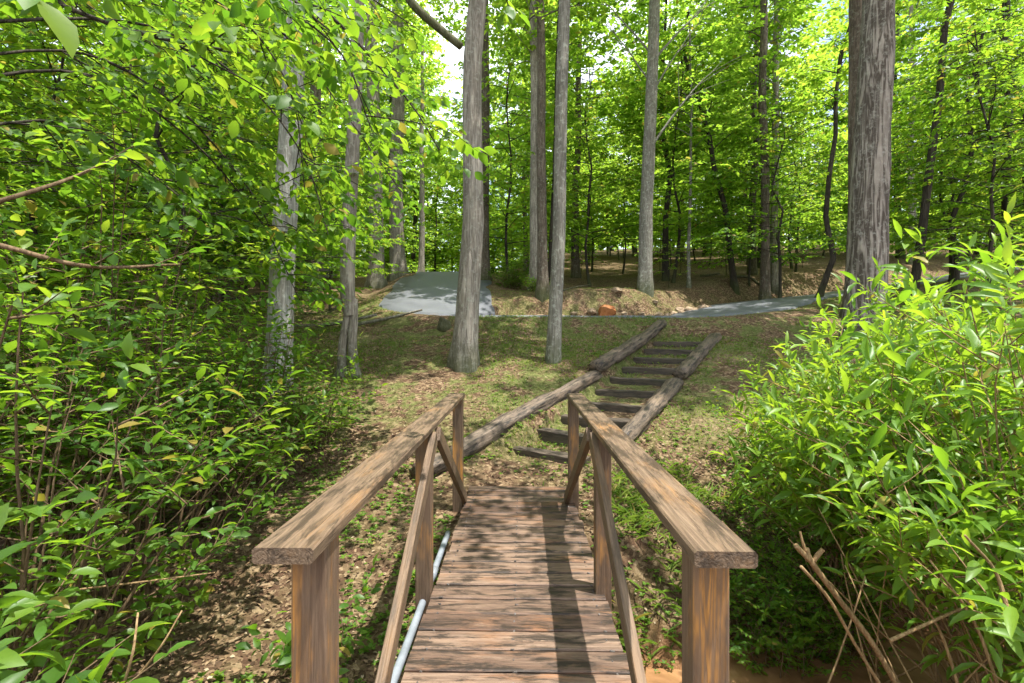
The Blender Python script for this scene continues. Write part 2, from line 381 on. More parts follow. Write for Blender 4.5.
def ground_mat():
    m, nt, n, l = new_mat('forest_soil')
    tc = nt.nodes.new('ShaderNodeTexCoord'); o = tc.outputs['Object']
    a = noise(nt, o, 7, 6, .65); b = noise(nt, o, 38, 5, .7); big = noise(nt, o, .55, 4, .6); mid = noise(nt, o, 1.7, 5, .65)
    vo = nt.nodes.new('ShaderNodeTexVoronoi'); vo.inputs['Scale'].default_value = 27; vo.inputs['Randomness'].default_value = 1
    l.new(o, vo.inputs['Vector'])
    vo2 = nt.nodes.new('ShaderNodeTexVoronoi'); vo2.inputs['Scale'].default_value = 26; l.new(mapping(nt, o, (1, 1, 1), (3.3, 1.2, 0)), vo2.inputs['Vector'])
    sep = nt.nodes.new('ShaderNodeSeparateColor'); l.new(vo.outputs['Color'], sep.inputs[0])
    sep2 = nt.nodes.new('ShaderNodeSeparateColor'); l.new(vo2.outputs['Color'], sep2.inputs[0])
    soil = ramp(nt, b, [(.25, (.034, .019, .011)), (.55, (.09, .05, .03)), (.8, (.165, .098, .06))])
    litter = ramp(nt, sep.outputs[0], [(0, (.06, .034, .02)), (.35, (.11, .068, .038)), (.7, (.18, .12, .07)), (1, (.27, .19, .115))])
    c = mix(nt, ramp(nt, math_(nt, 'ADD', a, math_(nt, 'MULTIPLY', sep2.outputs[1], .3)), [(.5, (0, 0, 0)), (.62, (1, 1, 1))]), soil, litter)
    # moss and low green on the open bank
    pos = nt.nodes.new('ShaderNodeSeparateXYZ'); l.new(o, pos.inputs[0])
    y = pos.outputs['Y']
    bank = ramp(nt, math_(nt, 'DIVIDE', y, 40.0), [(.12, (.15, .15, .15)), (.17, (.8, .8, .8)), (.34, (.9, .9, .9)), (.40, (.3, .3, .3)), (.8, (.1, .1, .1))])
    mm = ramp(nt, math_(nt, 'ADD', math_(nt, 'MULTIPLY', mid, .62), math_(nt, 'MULTIPLY', a, .38)), [(.46, (0, 0, 0)), (.54, (1, 1, 1))])
    mossc = ramp(nt, b, [(.3, (.045, .075, .014)), (.7, (.125, .18, .034))])
    c = mix(nt, math_(nt, 'MULTIPLY', mm, math_(nt, 'MULTIPLY', bank, .75)), c, mossc)
    # sandy bare patches
    sm = ramp(nt, big, [(.56, (0, 0, 0)), (.68, (1, 1, 1))])
    c = mix(nt, math_(nt, 'MULTIPLY', sm, .22), c, ramp(nt, b, [(.3, (.16, .10, .066)), (.7, (.31, .22, .15))]))
    # wet orange clay in the creek bed
    z = pos.outputs['Z']
    wet = ramp(nt, math_(nt, 'ADD', z, 1.0), [(.15, (1, 1, 1)), (.42, (0, 0, 0))])
    c = mix(nt, wet, c, ramp(nt, a, [(.3, (.12, .055, .022)), (.7, (.30, .155, .07))]))
    h = math_(nt, 'ADD', math_(nt, 'MULTIPLY', sep.outputs[1], .6), b)
    finish(nt, c, .92, bump(nt, h, .8, .03), .15)
    return m
MAT['ground'] = ground_mat()

def asphalt_mat():
    m, nt, n, l = new_mat('driveway_asphalt')
    tc = nt.nodes.new('ShaderNodeTexCoord'); o = tc.outputs['Object']
    a = noise(nt, o, 90, 4, .7); b = noise(nt, o, .8, 5, .6); d = noise(nt, mapping(nt, o, (1, .5, 1)), 3, 5, .65)
    c = ramp(nt, a, [(.3, (.052, .055, .064)), (.7, (.115, .12, .136))])
    c = mix(nt, math_(nt, 'MULTIPLY', ramp(nt, b, [(.4, (0, 0, 0)), (.65, (1, 1, 1))]), .5), c, (.145, .15, .165))
    c = mix(nt, math_(nt, 'MULTIPLY', ramp(nt, d, [(.60, (0, 0, 0)), (.68, (1, 1, 1))]), .4), c, (.16, .13, .10))
    finish(nt, c, ramp(nt, b, [(.3, (.5, .5, .5)), (.7, (.62, .62, .62))]), bump(nt, a, .3, .01), .5)
    return m
MAT['asphalt'] = asphalt_mat()

def simple(name, cols, scale, rough=.8, bs=.4, spec=.3, dist=.01):
    m, nt, n, l = new_mat(name)
    tc = nt.nodes.new('ShaderNodeTexCoord'); oi = nt.nodes.new('ShaderNodeObjectInfo')
    a = noise(nt, tc.outputs['Object'], scale, 6, .65, math_(nt, 'MULTIPLY', oi.outputs['Random'], 30.0))
    c = ramp(nt, a, [(.25 + .5 * i / (len(cols) - 1), cols[i]) for i in range(len(cols))])
    finish(nt, c, rough, bump(nt, a, bs, dist), spec); return m
MAT['stone'] = simple('tan_fieldstone', [(.09, .06, .04), (.26, .185, .12), (.40, .31, .21)], 6)
MAT['stone_orange'] = simple('rusty_orange_stone', [(.12, .04, .014), (.30, .11, .035), (.40, .19, .085)], 4)
MAT['sand'] = simple('pale_sand', [(.13, .095, .065), (.27, .21, .15), (.40, .33, .26)], 5)
MAT['pvc'] = simple('grey_conduit', [(.12, .135, .15), (.19, .21, .235), (.27, .29, .315)], 9, .45, .1)
MAT['nail'] = simple('dark_metal', [(.05, .045, .04), (.12, .1, .09)], 30, .5, .1)

def litter_mat():
    m, nt, n, l = new_mat('dry_leaf')
    g = nt.nodes.new('ShaderNodeNewGeometry')
    c = ramp(nt, g.outputs['Random Per Island'], [(0, (.04, .024, .013)), (.35, (.095, .056, .029)), (.65, (.155, .10, .053)), (.92, (.23, .16, .092)), (1, (.34, .27, .18))])
    finish(nt, c, .8, None, .25); return m
MAT['litter'] = litter_mat()

def water_mat():
    m, nt, n, l = new_mat('muddy_water')
    tc = nt.nodes.new('ShaderNodeTexCoord'); o = tc.outputs['Object']
    a = noise(nt, o, 5, 3, .5); b = noise(nt, o, 2.2, 5, .6, None, .8)
    c = ramp(nt, b, [(.35, (.13, .06, .025)), (.6, (.30, .16, .075)), (.75, (.42, .26, .14))])
    finish(nt, c, .25, bump(nt, a, .12, .02), .5); return m
MAT['water'] = water_mat()

# ------------------------------------------------------------------ objects
def tag(o, label=None, cat=None, group=None, kind=None):
    if label: o['label'] = label
    if cat: o['category'] = cat
    if group: o['group'] = group
    if kind: o['kind'] = kind
    return o

def link(name, me, mat, parent=None, loc=(0, 0, 0)):
    o = bpy.data.objects.new(name, me); COL.objects.link(o)
    if mat is not None and not me.materials: me.materials.append(mat)
    o.parent = parent; o.location = loc
    return o

def empty(name, loc, label, cat, group=None, rz=0):
    o = bpy.data.objects.new(name, None); COL.objects.link(o)
    o.location = loc; o.rotation_euler = (0, 0, rz); o.empty_display_size = .2
    return tag(o, label, cat, group)

def copy_tree(root, loc, rz=0, scale=1, label=None, group=None):
    c = root.copy(); COL.objects.link(c)
    c.location = loc; c.rotation_euler = (0, 0, rz); c.scale = (scale,) * 3 if not hasattr(scale, '__len__') else scale
    if label: c['label'] = label
    if group: c['group'] = group
    for ch in root.children:
        d = ch.copy(); COL.objects.link(d); d.parent = c
        for e in ch.children:
            k = e.copy(); COL.objects.link(k); k.parent = d
    return c

# ---- ground sheet
def axis(lo, hi, flo, fhi, fine, grow=1.13):
    xs = list(np.arange(flo, fhi + 1e-6, fine)); st = fine
    x = xs[-1]
    while x < hi: st = min(st * grow, 6); x += st; xs.append(x)
    st = fine; x = xs[0]
    while x > lo: st = min(st * grow, 6); x -= st; xs.insert(0, x)
    return np.array(xs)
gx = axis(-110, 110, -3, 5.5, .05, 1.08); gy = axis(-40, 150, 2.0, 12.5, .05, 1.06)
X, Y = np.meshgrid(gx, gy); Z = ground(X, Y)
gm = Geo(); nx, ny = len(gx), len(gy)
i = np.arange(ny - 1)[:, None] * nx; j = np.arange(nx - 1)[None]
gm.add(np.stack([X, Y, Z], -1).reshape(-1, 3), np.stack([i + j, i + j + 1, i + j + nx + 1, i + j + nx], -1).reshape(-1, 4))
tag(link('ground', gm.mesh('ground'), MAT['ground']), kind='structure')

# ---- driveway
def ribbon(pts, half, dz, name, mat, wob=.12, thick=0):
    g = Geo(); P = np.array(pts); tn = np.gradient(P[:, :2], axis=0); tn = norm(tn); nrm = np.stack([-tn[:, 1], tn[:, 0]], -1)
    cols = [-1.12, -1, -.6, 0, .6, 1, 1.12]; rows = []
    for k, c in enumerate(cols):
        w = half * c + (vnoise(P[:, 0] * 1.1, P[:, 1] * 1.1 + k, 1, 40 + k) * wob if abs(c) >= 1 else 0)
        xy = P[:, :2] + nrm * np.asarray(w)[..., None] if np.ndim(w) else P[:, :2] + nrm * w
        rows.append(np.concatenate([xy, (P[:, 2] + (dz + .03 * (1 - c * c) if abs(c) <= 1 else -.3))[:, None]], 1))
    v = np.stack(rows, 1); n = len(P); m = 7
    i = np.arange(n - 1)[:, None] * m; j = np.arange(m - 1)[None]
    g.add(v.reshape(-1, 3), np.stack([i + j, i + j + m, i + j + m + 1, i + j + 1], -1).reshape(-1, 4))
    return link(name, g.mesh(name), mat)
tag(ribbon(catmull(DRIVE[::2], 6), 1.6, .03, 'driveway', MAT['asphalt'], .45), kind='structure')

# ---- creek water
g = Geo(); P = np.array(catmull([(a, b, 0) for a, b in CREEK], 6)); tn = norm(np.gradient(P[:, :2], axis=0)); nr = np.stack([-tn[:, 1], tn[:, 0]], -1)
v = np.stack([np.concatenate([P[:, :2] + nr * s, np.full((len(P), 1), -.83)], 1) for s in (-1.5, 0, 1.5)], 1)
i = np.arange(len(P) - 1)[:, None] * 3; j = np.arange(2)[None]
g.add(v.reshape(-1, 3), np.stack([i + j, i + j + 3, i + j + 4, i + j + 1], -1).reshape(-1, 4))
tag(link('creek_water', g.mesh('creek_water'), MAT['water']), kind='structure')

# ------------------------------------------------------------------ footbridge
br = empty('footbridge', (-.015, 0, 0), 'weathered brown wooden footbridge with crossed handrail braces leading to the slope', 'footbridge', rz=-math.atan(.0195))
g = Geo(); r = np.random.default_rng(3)
y = -1.2
while y < 4.8:
    w = .138 + r.normal(0, .002)
    e1, e2 = r.normal(0, .006, 2)
    M = Matrix.Translation((0, y + w / 2, r.normal(0, .0015))) @ Matrix.Rotation(r.normal(0, .002), 4, 'Z')
    g.box((-.498 + e1, -w / 2, -.038), (.498 + e2, w / 2, 0), .006, M)
    y += w + .012 + abs(r.normal(0, .0015))
n_deck = g.n
r = np.random.default_rng(9)
for k in range(int(6 / .152)):
    yy = -1.2 + .152 * k + .075
    if yy > 4.75: break
    for xx in (-.43, -.02, .43):
        for dy in (-.035, .035):
            g.tube([(xx + r.normal(0, .008), yy + dy + r.normal(0, .006), -.004), (xx + r.normal(0, .001), yy + dy, .0025)], [.0045, .0045], 7, True)
me = g.mesh('deck', False); me.materials.append(MAT['deck']); me.materials.append(MAT['nail'])
ls = np.zeros(len(me.polygons), np.int32); me.polygons.foreach_get('loop_start', ls); vi = np.zeros(len(me.loops), np.int32); me.loops.foreach_get('vertex_index', vi)
me.polygons.foreach_set('material_index', (vi[ls] >= n_deck).astype(np.int32))
link('deck', me, MAT['deck'], br)
def board(name, p0, p1, w, t, mat, parent, roll=0, ch=.005, label=None):
    """board from p0 to p1; w across, t thick (local Y width, Z thickness)"""
    p0, p1 = Vector(p0), Vector(p1); L = (p1 - p0).length
    g = Geo(); nseg = 1
    g.box((-L / 2, -w / 2, -t / 2), (L / 2, w / 2, t / 2), ch)
    o = link(name, g.mesh(name, False), mat, parent, (p0 + p1) / 2)
    q = (p1 - p0).to_track_quat('X', 'Z'); o.rotation_mode = 'QUATERNION'
    from mathutils import Quaternion
    o.rotation_quaternion = q @ Quaternion((1, 0, 0), roll)
    if label: o['label'] = label
    return o
PX = .495; RT = .975
posts_y = (1.2, 2.76, 4.33)
for s in (-1, 1):
    board('handrail', ((-.535 if s < 0 else .478), 1.095, RT - .019), ((-.578 if s < 0 else .503), 4.42, RT - .019), .142, .038, MAT['rail'], br, ch=.006)
    for py in (-.36,) + posts_y:
        qx = np.interp(py, [1.2, 2.76, 4.33], [-.522, -.553, -.563]) if s < 0 else .487
        o = board('post', (qx, py + .045, -.75 if py < 3 else -.4), (qx, py + .045, RT - .040), .09, .09, MAT['post'], br, ch=.004)
    ym = posts_y[1]
    bx = lambda yy: float(np.interp(yy, [1.2, 2.76, 4.33], [-.455, -.486, -.496])) if s < 0 else .42
    for (ya, yb) in ((posts_y[0] + .02, ym - .02), (posts_y[2] + .02, ym + .10)):
        o = board('brace', (bx(ya), ya, .02), (bx(yb), yb, .90), .086, .036, MAT['brace'], br, roll=R(90), ch=.003)
    board('beam', (s * .43, -1.2, -.115), (s * .43, 4.78, -.115), .05, .15, MAT['beam'], br)
g = Geo(); g.tube([(-.555, yy, -.05 + .012 * math.sin(yy * 2)) for yy in np.linspace(-1, 3.72, 24)], .021, 12)
for yy in (1.75, 3.1): g.tube([(-.555, yy - .05, -.05 + .012 * math.sin(yy * 2)), (-.555, yy + .05, -.05 + .012 * math.sin(yy * 2))], .026, 12)
link('conduit_pipe', g.mesh('conduit_pipe'), MAT['pvc'], br)['label'] = 'pale grey conduit pipe along the deck edge'

# ------------------------------------------------------------------ hillside stairs
ORD = ['lowest timber step, nearest to the footbridge deck', 'second timber step up from the footbridge', 'third timber step up from the footbridge', 'fourth timber step up from the footbridge',
       'fifth timber step up from the footbridge', 'sixth timber step up from the footbridge', 'fourth timber step down from the top of the slope', 'third timber step down from the top of the slope',
       'second timber step down from the top of the slope', 'topmost timber step of the slope, below the driveway']
for k in range(N_STEP):
    c = ST_A + ST_D * step_s(k); z = step_z(k)
    hw = .5 if k > 1 else .55
    if k < 2: c = c - ST_P * (.16 - .06 * k)
    g = Geo(); rr = np.random.default_rng(50 + k)
    # irregular squared timber
    n = 9; xs = np.linspace(-hw, hw, n); sect = [(-.07, -.22), (.07, -.22), (.08, -.20), (.08, .008), (.066, .02), (-.066, .02), (-.08, .008), (-.08, -.20)]
    v = [[(x, a + rr.normal(0, .004), b + rr.normal(0, .004)) for a, b in sect] for x in xs]
    m = 8; i = np.arange(n - 1)[:, None] * m; jj = np.arange(m)[None]; j2 = (jj + 1) % m
    q = np.stack([i + jj, i + m + jj, i + m + j2, i + j2], -1).reshape(-1, 4)
    e = (n - 1) * m
    q = np.concatenate([q, [(0, 1, 2, 7), (7, 2, 3, 6), (6, 3, 4, 5), (e + 1, e, e + 7, e + 2), (e + 2, e + 7, e + 6, e + 3), (e + 3, e + 6, e + 5, e + 4)]])
    g.add(np.array(v).reshape(-1, 3), q)
    o = link('timber_step', g.mesh('timber_step', False), MAT['timber'], None, (c[0], c[1], z + (.055 - .02 * k if k < 3 else -.01)))
    o.rotation_euler = (rr.normal(0, .02), rr.normal(0, .012), math.atan2(ST_P[1], ST_P[0]) + rr.normal(0, .02))
    tag(o, 'dark ' + ORD[k], 'step', 'timber steps up the slope')

def log_edge(s0, s1, p, r0, r1, label, seed, dz=0.0, p1=None):
    rr = np.random.default_rng(seed); n = 22; g = Geo()
    ss = np.linspace(s0, s1, n)
    xy = ST_A[None] + ss[:, None] * ST_D[None] + (np.linspace(p, p if p1 is None else p1, n) + rr.normal(0, .007, n).cumsum() * .5)[:, None] * ST_P[None]
    zz = ground(xy[:, 0], xy[:, 1]); zz = np.convolve(np.pad(zz, 4, 'edge'), np.ones(9) / 9, 'valid'); zz = .6 * zz + .4 * np.linspace(zz[0], zz[-1], n) + .02 + dz + rr.normal(0, .005, n)
    path = np.column_stack([xy, zz]); c = path.mean(0)
    d = path[-1] - path[0]; L = np.linalg.norm(d)
    # local frame along X so the grain runs along the log
    q = Vector(d).to_track_quat('X', 'Z'); Minv = np.array(q.to_matrix().transposed())
    loc = (path - c) @ Minv.T
    rad = np.linspace(r0, r1, n) * (1 + rr.normal(0, .04, n)); rad[0] *= .9; rad[-1] *= .82
    g.tube(loc, rad, 26, True, .42, seed)
    o = link('log_edging', g.mesh('log_edging'), MAT['log'], None, c)
    o.rotation_mode = 'QUATERNION'; o.rotation_quaternion = q
    tag(o, label, 'log', 'logs edging the timber steps')
log_edge(-1.25, 2.55, -.90, .115, .10, 'long grey log edging the steps from the bridge to mid slope, toward the stout trunk', 1, .0, -.63)
log_edge(2.45, 5.9, -.64, .12, .10, 'upper grey log edging the steps below the driveway, toward the stout trunk', 2, .03, -.58)
log_edge(.55, 2.9, .58, .12, .11, 'short lower log edging the steps, on the bright shrub side', 3, .02)
log_edge(2.95, 5.75, .58, .115, .10, 'upper log edging the steps, on the bright shrub side', 4, .04)

# ------------------------------------------------------------------ trees
def trunk_path(base, lean, H, n=26, wob=.05, seed=0, flare_n=10):
    rr = np.random.default_rng(seed)
    t = np.concatenate([np.linspace(0, .06, flare_n), np.linspace(.06, 1, n - flare_n + 1)[1:]])
    wx = np.interp(t, np.linspace(0, 1, 8), np.concatenate([[0], rr.normal(0, wob, 7)])); wy = np.interp(t, np.linspace(0, 1, 8), np.concatenate([[0], rr.normal(0, wob, 7)]))
    return np.column_stack([lean[0] * H * t + wx, lean[1] * H * t + wy, H * t - .6 * (t == 0)]), t

def limb_system(r, trunk, t, r0, H, lo, hi, nl, spread, leafsize, ratio, per, tpl, sub_gap=.5, up=(15, 55), wood_sides=5, twig_wood=False, prof=None, tilt=.35, droop=.15, dens=1.0):
    """limbs on a trunk path; returns wood Geo, leaf Geo"""
    wood, leaf = Geo(), Geo(); tw = []
    az = r.uniform(0, 6.28)
    for k in range(nl):
        f = (k + r.uniform(0, 1)) / nl; tt = (lo + (hi - lo) * f) / H
        base = np.array([np.interp(tt, t, trunk[:, a]) for a in range(3)])
        az += 2.4 + r.normal(0, .4)
        pf = prof(f) if prof else (.55 + .9 * f * (1 - f) * 1.6) * (1 - .45 * f)
        L = spread * pf * r.uniform(.7, 1.15); el = R(r.uniform(*up))
        out = np.array([math.cos(az), math.sin(az), 0])
        s = np.linspace(0, 1, 7); side = np.array([-out[1], out[0], 0]) * r.normal(0, .18)
        P = base + out * L * s[:, None] * math.cos(el) + side * L * (s ** 2)[:, None] + np.array([0, 0, 1.]) * (L * math.sin(el) * (s - .45 * s * s))[:, None]
        lr = max(.008, min(r0 * .32, .011 * L))
        wood.tube(P, lr * (1 - .85 * s), wood_sides, False)
        m = max(2, int(L / sub_gap * dens))
        for q in range(m):
            sq = .22 + .78 * (q + r.uniform(0, 1)) / m
            p = np.array([np.interp(sq, s, P[:, a]) for a in range(3)])
            sg = 1 if q % 2 else -1
            a2 = math.atan2(out[1], out[0]) + sg * R(r.uniform(30, 75))
            d2 = np.array([math.cos(a2), math.sin(a2), r.normal(.05, .15)])
            L2 = L * r.uniform(.25, .5) * (1.15 - .6 * sq) + .25
            if twig_wood: wood.tube(np.array([p, p + d2 * L2 * .5 + (0, 0, .02), p + d2 * L2]), [lr * .4, lr * .28, .003], 4, False)
            mt = max(2, int(L2 / .2))
            for z in range(mt):
                sz = .15 + .85 * (z + .5) / mt
                p3 = p + d2 * L2 * sz; a3 = a2 + (1 if z % 2 else -1) * R(r.uniform(25, 70)) * (0 if z == mt - 1 else 1)
                d3 = np.array([math.cos(a3), math.sin(a3), r.normal(-.08, .18)]); L3 = r.uniform(.22, .45)
                tw.append(np.concatenate([p3, d3 * L3, [0, 0, 1]]))
                if twig_wood: wood.tube(np.array([p3, p3 + d3 * L3]), [.0035, .0015], 3, False)
    leaves_on_twigs(leaf, r, tw, per, leafsize, ratio, tpl, tilt, droop=droop)
    return wood, leaf

def trunk_geo(path, t, r0, taper=.75, sides=16, ridge=.08, seed=0, flare=.55, fh=.035):
    g = Geo(); rad = r0 * (1 - taper * t) * (1 + flare * np.exp(-t / fh))
    g.tube(path, rad, sides, False, ridge, seed, .55 * flare * np.exp(-t / (fh * .8))); return g

def merge(a, b):
    a.V += b.V; a.Q += [q + a.n for q in b.Q]; a.T += [q + a.n for q in b.T]; a.n += b.n
    return a

NT = dict()
def named_tree(name, label, px, d, ptop, wpx, bark, H=17, lo=None, nl=26, spread=3.2, leaf='leaf_forest', limbs=(), seed=1, leafsize=.20, zb=None, curve=0, ridge=.10, group=None, bare=False, py_top=0, taper=.62, per=8, flare=.5):
    x0 = at(px, d); z0 = g1(x0, d) if zb is None else zb
    ztop = zat(py_top, d); x1 = at(ptop, d)
    lean = ((x1 - x0) / (ztop - z0), .0)
    path, t = trunk_path((0, 0), lean, H, 34, .03 if curve == 0 else curve, seed)
    r0 = wpx / F * d / 2
    r = np.random.default_rng(seed)
    T = trunk_geo(path, t, r0, taper, 24 if r0 > .1 else 12, ridge, seed, flare, .028)
    root = empty(name, (x0, d, z0), label, 'tree', group)
    lo = lo if lo is not None else H * .5
    if not bare:
        w, l = limb_system(r, path, t, r0, H, lo, H * .98, int(nl * 1.5), spread * 1.15, leafsize, .62, per, LEAF_Q)
        merge(T, w)
        link('crown', l.mesh('crown'), MAT[leaf], root)
    for (py, az, L, el, rad) in limbs:      # bare or leafy side limbs seen on the trunk: image row, azimuth, length, elevation
        tt = (zat(py, d) - z0) / H
        b = np.array([np.interp(tt, t, path[:, a]) for a in range(3)])
        o = np.array([math.cos(R(az)), math.sin(R(az)), 0]); s = np.linspace(0, 1, 8)
        P = b + o * L * math.cos(R(el)) * s[:, None] + np.array([0, 0, 1.]) * (L * math.sin(R(el)) * (s + .25 * s * (1 - s)))[:, None] + r.normal(0, .03, (8, 3)) * s[:, None]
        T.tube(P, rad * (1 - .8 * s), 6, False)
        for q in range(4):
            sq = .35 + .15 * q + r.uniform(0, .1); p = np.array([np.interp(sq, s, P[:, a]) for a in range(3)])
            dd = norm(np.array([o[0] * .7 + r.normal(0, .35), o[1] * .7 + r.normal(0, .35), .5 + r.normal(0, .3)])) * L * .35
            T.tube(np.array([p, p + dd * .5 + (0, 0, .03), p + dd]), [rad * .35, rad * .22, .004], 4, False)
    link('trunk', T.mesh('trunk'), MAT[bark], root)
    return root

# trunks that stand out in the picture
named_tree('tree', 'pale grey straight trunk rising out of the leafy shrubs beside the bridge bank', 277, 6.4, 293, 25, 'bark_pale', 16, 8.5, 22, 2.8, seed=11)
named_tree('tree', 'stout grey-brown trunk with flared mossy base between the footbridge and the driveway', 464, 8.3, 480, 22.5, 'bark_grey', 18, 9, 24, 3.2, seed=13, flare=.45)
named_tree('tree', 'slim pale lichen-speckled trunk with no low branches, on the bank beside the log steps', 553, 8.4, 567, 13.5, 'bark_lichen', 16, 8.5, 20, 2.4, seed=14, flare=.25, taper=.4)
named_tree('tree', 'straight grey trunk with thin bare side limbs on the stony mound between the driveway arms', 645, 15.9, 655, 13.5, 'bark_lichen', 18, 9.5, 24, 3.0, seed=15, taper=.45, flare=.3,
           limbs=((150, 10, 4.2, 50, .05), (60, 15, 3.5, 45, .05), (85, 175, 2.6, 55, .035), (95, 20, 3.8, 55, .035), (55, 170, 3, 50, .035)))
named_tree('tree', 'massive furrowed oak trunk standing behind the bright lance-leaved shrub', 864, 9.2, 876, 35, 'bark_oak', 19, 10, 26, 3.6, seed=16, taper=.62, flare=.25, ridge=.13)
named_tree('tree', 'second grey trunk half hidden directly behind the massive oak trunk', 853, 11.5, 857, 15, 'bark_brown', 18, 10, 22, 3.0, seed=17, taper=.4)
named_tree('tree', 'slim grey trunk just behind the lichen-speckled trunk on the bank', 543, 15.5, 541, 10, 'bark_brown', 17, 8, 24, 2.8, seed=18, taper=.4)
named_tree('tree', 'thin dark trunk just behind the lichen-speckled trunk, leaning towards it', 551, 17.5, 560, 6.5, 'bark_dark', 15, 8, 20, 2.5, seed=19, taper=.4)
named_tree('tree', 'brown-grey trunk beside the driveway crest, partly behind the stout trunk', 484, 19, 484, 11, 'bark_brown', 18, 9, 24, 3, seed=20, taper=.4)
named_tree('tree', 'slender brown trunk beyond the mound with sunlit lower bole, nearer of two side by side', 765, 18, 763, 8.5, 'bark_brown', 18, 8, 24, 2.8, seed=21, taper=.4)
named_tree('tree', 'pale slender trunk beyond the mound, the further of two side by side', 775, 20, 777, 7.5, 'bark_grey', 18, 8, 24, 2.8, seed=22, taper=.4)
named_tree('tree', 'thin black trunk leaning away from the massive oak, above the bright shrub', 911, 12.5, 955, 8, 'bark_dark', 13, 7.6, 18, 2.6, seed=23, taper=.5, curve=.07, limbs=((70, 15, 1.8, 30, .03),))
named_tree('tree', 'crooked thin dark trunk that forks among pale leaves, near the massive oak', 818, 15, 843, 5.5, 'bark_dark', 9, 5.5, 14, 2.2, seed=24, taper=.5, curve=.16, py_top=70)
named_tree('tree', 'thick short grey trunk behind the driveway with reddish base, by the old fence', 377, 19.5, 372, 15, 'bark_grey', 17, 8, 24, 3, seed=25, taper=.4)
named_tree('tree', 'pale trunk beside the driveway with shrub at its foot, next to the open sky gap', 398, 21.5, 397, 15, 'bark_grey', 17, 8.5, 22, 2.4, seed=26, taper=.4)
named_tree('tree', 'slim grey trunk at the driveway crest under the open sky gap', 421, 24, 423, 6, 'bark_grey', 12, 7, 14, 1.6, seed=27, taper=.5)
named_tree('tree', 'dark brown trunk in the shade behind the pale grey trunk', 312, 17, 318, 12, 'bark_brown', 17, 7, 26, 3, seed=28, taper=.4)
named_tree('tree', 'dark trunk in front of the old fence, thicker of two', 222, 14, 226, 13, 'bark_brown', 17, 6.5, 28, 3, seed=29, taper=.4)
named_tree('tree', 'dark trunk in front of the old fence, thinner of two', 206, 15.5, 204, 9, 'bark_dark', 16, 6, 26, 3, seed=30, taper=.4)
named_tree('tree', 'grey trunk at forest edge behind the stony mound', 535, 17, 534, 10, 'bark_grey', 17, 8, 22, 2.8, seed=31, taper=.4)
named_tree('tree', 'leaning thin trunk with a slanting fork beyond the driveway bend', 735, 19, 700, 6, 'bark_dark', 11, 5, 16, 2.8, seed=32, taper=.5, curve=.12, py_top=100)
named_tree('tree', 'dark crooked stem forking low in the green beyond the massive oak', 955, 15, 972, 5.5, 'bark_dark', 8, 4, 14, 2.6, seed=33, taper=.5, curve=.15, py_top=90)
named_tree('tree', 'short thick dark trunk in the shade beyond the thin leaning black trunk', 1008, 16, 1006, 8, 'bark_dark', 15, 6, 24, 3, seed=34, taper=.4)
named_tree('tree', 'slender pale sapling pole standing alone on the shaded bank beyond the driveway bend', 689, 18, 691, 3.6, 'bark_lichen', 10, 5, 14, 2.0, seed=35, taper=.5)

# forked trunk with a hollow base
d = 7.8; xb = at(347, d); zb = g1(xb, d); ft = empty('tree', (xb, d, zb), 'slender brown trunk with split hollow base, beside the pale grey trunk', 'tree')
path, t = trunk_path((0, 0), (.032, 0), 15, 40, .035, 41)
rad = .125 * (1 - .55 * t)
keep = path[:, 2] > 1.05
T = Geo(); r = np.random.default_rng(41)
pc = path[keep]; T.tube(np.concatenate([[np.array([.055, 0, .98])], pc]), np.concatenate([[.105], rad[keep]]), 16, False, .08, 3)
zs = np.linspace(-.12, 1.25, 12)
for sg in (-1, 1):
    off = .075 + .06 * np.exp(-zs / .15) - .05 * sstep(.7, 1.2, zs) - .03 * sstep(.25, .0, zs) + .02 * np.sin(zs * 6 + sg)
    T.tube(np.column_stack([zs * .032 * 1.5 + sg * off, np.zeros(12), zs]), .07 + .05 * np.exp(-np.clip(zs, 0, 9) / .12), 12, True, .15, 5 + sg)
w, l = limb_system(r, path, t, .11, 15, 7, 14.8, 22, 2.6, .17, .62, 6, LEAF_Q)
merge(T, w); link('trunk', T.mesh('trunk'), MAT['bark_grey'], ft); link('crown', l.mesh('crown'), MAT['leaf_forest'], ft)

# prototypes for the forest
def proto_tree(name, cat, H, r0, lo, nl, spread, leafsize, per, bark, leaf, seed, label, group, lean=(.02, .01), wob=.12, up=(15, 55), prof=None, sub_gap=.5, tilt=.7, ratio=.62, tpl=LEAF_Q, twig_wood=False):
    r = np.random.default_rng(seed); path, t = trunk_path((0, 0), lean, H, 18, wob, seed)
    T = trunk_geo(path, t, r0, .8, 10, .06, seed, .4, .03)
    w, l = limb_system(r, path, t, r0, H, lo, H * .98, nl, spread, leafsize, ratio, per, tpl, sub_gap, up, 4, twig_wood=twig_wood, prof=prof, tilt=tilt, droop=.3)
    merge(T, w)
    root = empty(name, (0, 0, -200), label, cat, group)
    link('trunk', T.mesh('trunk'), MAT[bark], root); link('crown', l.mesh('crown'), MAT[leaf], root)
    return root
NEARP = dict(tpl=LEAF_5, twig_wood=True)
flat = lambda f: (1.0 - .35 * f)
CAN = [proto_tree('forest_tree', 'tree', 19, .17, 5.5, 46, 4.0, .25, 7, b, 'leaf_forest', 100 + k, 'tall slender tree standing deep in the forest on the far slope', 'tall trees deep in the forest', (r_ * .02, .01), .1, sub_gap=.42)
       for k, (b, r_) in enumerate((('bark_brown', 1), ('bark_grey', -1), ('bark_dark', .5), ('bark_brown', -.5)))]
